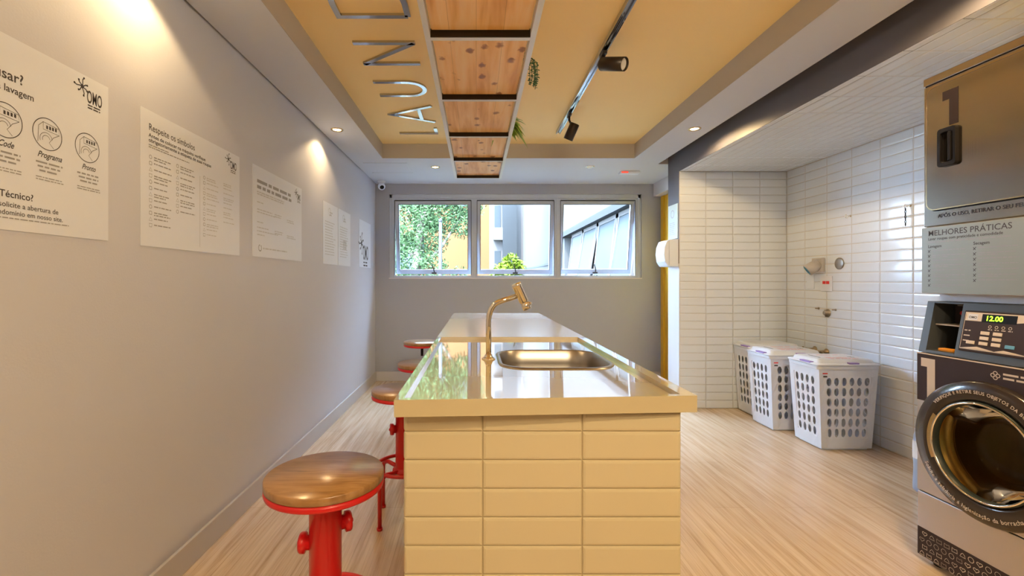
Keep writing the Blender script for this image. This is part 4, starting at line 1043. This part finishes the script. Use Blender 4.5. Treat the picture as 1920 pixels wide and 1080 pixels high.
# stacking frame behind the gap (pale), dryer
dy = thing('tumble_dryer', 'stainless steel tumble dryer marked 1, stacked above the washing machine', 'dryer', (2.25, 1.645, 1.14))
DF = 1.93; fr = F(DF)
mb = MB(); mb.box(0, Wd, 1.428, 2.028, -.65, 0, 0, fr); mb.build('cabinet', M['steel'], dy, .004)
mb = MB(); mb.box(0, Wd, 2.031, 2.064, -.65, .002, 0, fr); mb.build('top_trim', M['steel'], dy, .003)
mb = MB(); mb.box(.004, Wd-.004, 2.027, 2.032, -.6, -.004, 0, fr); mb.build('trim_gap', M['black'], dy)
mb = MB(); mb.box(-.004, Wd+.004, 1.145, 1.426, -.65, .006, 0, fr); mb.build('lower_panel', M['steel2'], dy, .003)
mb = MB(); mb.box(.02, Wd-.02, 1.114, 1.145, -.6, -.05, 0, fr); mb.build('stacking_base', M['hamper'], dy)
mb = MB(); mb.prism(rrect(.022, Wd-.022, 1.490, 2.014, .037), 0, .004, fr); mb.build('door_gasket', M['black'], dy)
mb = MB(); mb.ribbon(rrect(.0275, Wd-.0275, 1.4955, 2.0085, .033), .0035, .0162, fr, 0, True); mb.build('door_edge_trim', M['gold'], dy)
mb = MB(); mb.prism(rrect(.027, Wd-.027, 1.495, 2.009, .033), .003, .016, fr); dd_ = mb.build('dryer_door', M['steel'], dy, .004, 3)
mb = MB(); mb.prism(rrect(.034, Wd-.034, 1.502, 2.002, .028), .016, .0166, fr); mb.prism(rrect(.0355, Wd-.0355, 1.5035, 2.0005, .027), .0160, .0170, fr); mb.build('door_face', M['steel'], dd_)
mb = MB(); mb.flat([(.097, 1.935), (.160, 1.935), (.160, 1.972), (.097, 1.972)], .0175, fr); mb.flat([(.124, 1.828), (.160, 1.828), (.160, 1.935), (.124, 1.935)], .0175, fr); printing(mb, 'numeral', mat('dark_numeral_vinyl', (.028, .020, .022), .7, spec=.1, noise=.06), dd_)
mb = MB()
fh = Fr(fr.p(.125, 1.742, .017), (0,-1,0), (0,0,1))
A = rrect(-.038, .036, -.078, .078, .012, 3); B = rrect(-.024, .024, -.060, .060, .008, 3); n = len(A)
P = [fh.p(x, y_, 0) for x, y_ in A]+[fh.p(x, y_, .014) for x, y_ in A]+[fh.p(x, y_, .014) for x, y_ in B]+[fh.p(x, y_, .001) for x, y_ in B]
mb.add(P, [(q*n+i, q*n+(i+1) % n, (q+1)*n+(i+1) % n, (q+1)*n+i) for q in range(3) for i in range(n)]); mb.add(P[3*n:], [tuple(range(n))]); mb.box(.006, .018, -.058, .058, .002, .016, 0, fh)
mb.build('door_handle', M['black'], dd_, .002)
mb = MB(); mb.text('APÓS O USO, RETIRAR O SEU FELPO DA SECADORA', .062, 1.462, .0205, .0008, fr, 0, .012); printing(mb, 'lettering', M['ink'], dy)
nt_ = thing('instruction_sign', 'pale grey instruction board fixed to the lower front of the dryer', 'sign', (DF, 1.645, 1.145))
fr = F(DF-.008); mb = MB(); mb.box(.002, Wd-.004, 1.147, 1.424, 0, .002, 0, fr); mb.build('board', mat('pale_grey_board', (.27, .31, .31), .4, .2, noise=.02), nt_, .001)
mb = MB(); zz = .0024; PR.seed(8)
mb.text('MELHORES PRÁTICAS', .030, 1.388, .0320, zz, fr, 0, .005)
mb.text('Lavar roupas com praticidade e comodidade', .030, 1.370, .0155, zz, fr, 0, .016)
textlines(mb, fr, .030, 1.359, .31, 1, .01, .0045, 1, zz, 0)
mb.text('Lavagem', .030, 1.338, .0165, zz, fr, 0, .014); mb.text('Secagem', .208, 1.338, .0165, zz, fr, 0, .014)
for x0_, nrow in ((.030, 8), (.208, 7)):
    for k in range(nrow):
        y_ = 1.318-k*.0205
        mb.ribbon([(x0_, y_+.010), (x0_+.008, y_)], .0022, zz, fr, 0); mb.ribbon([(x0_, y_), (x0_+.010, y_+.011)], .0022, zz, fr, 0)
        textlines(mb, fr, x0_+.017, y_+.006, .135, 1, .01, .0036, 1, zz, .1)
        if k % 2: textlines(mb, fr, x0_+.017, y_-.001, .07, 1, .01, .0036, 1, zz, .1)
printing(mb, 'lettering', [M['ink'], M['greyink']], nt_)

# jug of detergent behind the washer
jg = thing('detergent_jug', 'pale blue plastic detergent jug on the floor behind the washing machine', 'jug', (2.62, 2.54, 0))
mb = MB(); L = []
jx0, jx1, jy0, jy1 = 2.492, 2.74, 2.44, 2.66
for ins, z, r in ((.012, 0, .03), (0, .012, .04), (0, .05, .04), (.002, .13, .04), (0, .27, .04), (.001, .32, .045), (.012, .36, .05), (.035, .39, .045), (.07, .405, .03)):
    L.append([(a, b, z) for a, b in rrect(jx0+ins, jx1-ins, jy0+ins, jy1-ins, r, 5)])
n = len(L[0]); P = [p for l in L for p in l]; mb.add(P, [(q*n+i, q*n+(i+1) % n, (q+1)*n+(i+1) % n, (q+1)*n+i) for q in range(len(L)-1) for i in range(n)], 0, True); mb.add(L[0], [tuple(range(n))]); mb.add(L[-1], [tuple(range(n))])
mb.build('jug_body', M['jug'], jg)
mb = MB(); mb.lathe([(.028, .40), (.028, .435), (.024, .44), (.0005, .44)], Fr((2.62, 2.55, 0), (1,0,0), (0,1,0)), 20); mb.build('jug_cap', M['hamper'], jg)
mb = MB(); A = rrect(jx0-.001, jx1+.001, jy0-.001, jy1+.001, .041, 5); mb.add([(a, b, .19) for a, b in A]+[(a, b, .29) for a, b in A], [(i, (i+1) % n, n+(i+1) % n, n+i) for i in range(n)], 0, True); mb.build('jug_label', M['label'], jg)

# ================================================================== yard outside the window
mb = MB(); mb.box(-30, 30, 5.72, 60, -.3, -.1); struct('ground', mb, M['grass'])
LR = random.Random(3)
def crown(mb, blobs, n, size, rnd=LR):
    tot = sum(b[3]**2 for b in blobs)
    for (bx, by, bz, br) in blobs:
        for i in range(int(n*br*br/tot)):
            d = Vector((rnd.gauss(0,1), rnd.gauss(0,1), rnd.gauss(0,1))).normalized(); r = br*rnd.uniform(.55, 1.05)
            c = Vector((bx, by, bz))+d*r; a = Vector((rnd.gauss(0,1), rnd.gauss(0,1), rnd.gauss(0,1))).normalized(); b = a.orthogonal().normalized(); s_ = size*rnd.uniform(.6, 1.3)
            mb.add([c-a*s_, c+b*s_*.45, c+a*s_, c-b*s_*.45], [(0,1,2,3)])
tr_ = thing('garden_tree', 'leafy green tree outside the left window pane', 'tree', (-1.3, 9.3, -.1))
mb = MB(); mb.tube([(-1.3, 9.3, -.1), (-1.25, 9.3, 1.2), (-1.1, 9.25, 2.4), (-.7, 9.2, 3.4)], [.11, .09, .07, .03], 10); mb.tube([(-1.25, 9.3, 1.3), (-.7, 9.4, 1.9), (-.3, 9.4, 2.5)], [.05, .035, .015], 8); mb.tube([(-1.2, 9.3, 1.6), (-1.7, 9.3, 2.3)], [.05, .02], 8); mb.build('trunk', M['bark'], tr_)
mb = MB(); crown(mb, [(-1.5, 9.3, 2.5, .75), (-.8, 9.4, 2.75, .60), (-.25, 9.5, 2.9, .5), (-1.35, 9.2, 1.6, .45), (-1.6, 9.4, 3.4, .7), (-.7, 9.3, 3.6, .7), (-.85, 9.2, 1.45, .30), (-1.55, 9.1, 1.2, .35), (-.3, 9.4, 2.35, .3), (-1.0, 9.5, 2.1, .45), (-1.7, 9.4, 2.0, .4), (-.35, 9.5, 1.25, .25), (-1.1, 9.5, 2.9, .6)], 26000, .036); mb.build('foliage', M['leaf'], tr_)
t = thing('garden_shrub', 'bright yellow-green shrub outside the middle window pane', 'shrub', (.52, 8.2, -.1))
mb = MB(); mb.tube([(.52, 8.2, -.1), (.5, 8.2, .7), (.55, 8.2, 1.4)], [.03, .022, .01], 8); mb.build('stem', M['bark'], t)
mb = MB(); crown(mb, [(.62, 8.2, 1.50, .17), (.48, 8.25, 1.38, .17), (.74, 8.2, 1.42, .14), (.6, 8.2, 1.15, .26), (.36, 8.2, 1.3, .12)], 900, .055); mb.build('foliage', M['leafy'], t)
t = thing('lamp_pole', 'slim grey pole standing before the garden tree', 'pole', (-.62, 8.0, -.1))
mb = MB(); mb.tube([(-.62, 8.0, -.1), (-.62, 8.0, 2.22)], [.035, .028], 16); mb.build('pole_shaft', M['pole'], t)
mb = MB(); mb.lathe([(.034, 2.22), (.03, 2.26), (.005, 2.28)], Fr((-.62, 8.0, 0), (1,0,0), (0,1,0)), 14); mb.build('pole_cap', M['pole'], t)
# orange building
bd = thing('orange_building', 'orange rendered building behind the tree', 'building', (-1.6, 16, -.1))
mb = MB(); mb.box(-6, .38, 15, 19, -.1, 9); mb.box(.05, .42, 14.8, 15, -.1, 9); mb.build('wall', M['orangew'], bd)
for k, (x, z) in enumerate(((-2.6, 1.5), (-1.2, 3.6), (-2.6, 3.6))):
    mb = MB(); mb.box(x, x+.9, 14.97, 15.0, z, z+1.1); f_ = mb.build('window', M['outglass'], bd)
# far white building
bd = thing('white_building', 'tall white building with balconies seen in the middle pane', 'building', (2.2, 24, -.1))
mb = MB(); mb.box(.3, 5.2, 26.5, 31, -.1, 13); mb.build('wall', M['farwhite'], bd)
mb = MB(); mb.box(1.5, 2.3, 26.0, 26.5, -.1, 13); mb.build('stair_panel', M['greyw'], bd)
for z in (0.9, 3.5, 6.1):
    mb = MB(); mb.box(1.0, 1.5, 26.1, 26.5, z, z+.12).box(1.0, 1.5, 26.1, 26.15, z+.12, z+.7); mb.build('balcony', M['farwhite'], bd)
    mb = MB(); mb.box(1.05, 1.4, 26.47, 26.5, z+.2, z+2.0); mb.build('window', M['outglass'], bd)
# pale wing running away on the right
bd = thing('pale_wing_building', 'pale rendered wing with a row of tilted windows outside the right pane', 'building', (3.5, 12, -.1))
XG = 2.6
mb = MB(); mb.box(XG, 5.5, 5.75, 14.6, 2.46, 6.5).box(XG, 5.5, 5.75, 14.6, -.1, .75).box(XG, 5.5, 13.6, 14.6, .75, 2.46).box(XG+.25, 5.5, 5.75, 13.6, .75, 2.46).box(XG, 5.5, 5.75, 7.2, .75, 2.46)
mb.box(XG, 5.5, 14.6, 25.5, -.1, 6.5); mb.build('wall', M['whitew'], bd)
mb = MB(); mb.box(XG-.10, XG+.02, 7.0, 13.9, 2.46, 2.60); mb.build('lintel', M['lintel'], bd)
mb = MB(); mb.box(XG-.03, XG, 16.2, 25.4, -.1, 1.75); mb.build('plinth', M['whitew'], bd); mb = MB(); mb.box(XG-.05, XG, 16.2, 25.4, 1.75, 1.82); mb.build('ledge', M['lintel'], bd)
for k in range(4):
    y0 = 7.30+k*1.40; y1 = y0+1.36
    mb = MB(); a = XG+.05
    mb.box(a, a+.06, y0, y0+.06, .75, 2.46).box(a, a+.06, y1-.06, y1, .75, 2.46).box(a, a+.06, y0, y1, 2.38, 2.46).box(a, a+.06, y0, y1, .75, .83)
    f_ = mb.build('window', M['farwhite'], bd)
    f5 = Fr((a+.02, y0, 2.38), (0,1,0), (.17, 0, 1)) if k % 2 == 0 else Fr((a+.02, y0, 2.38), (0,1,0), (.12, 0, 1))
    mb = MB(); mb.box(.07, .12, -1.5, 0, -.02, .02, 0, f5).box(1.24, 1.29, -1.5, 0, -.02, .02, 0, f5).box(.12, 1.24, -1.5, -1.44, -.02, .02, 0, f5); mb.build('sash', M['farwhite'], f_)
    mb = MB(); mb.box(.12, 1.24, -1.44, 0, -.004, .004, 0, f5); mb.build('pane', M['outglass'], f_)
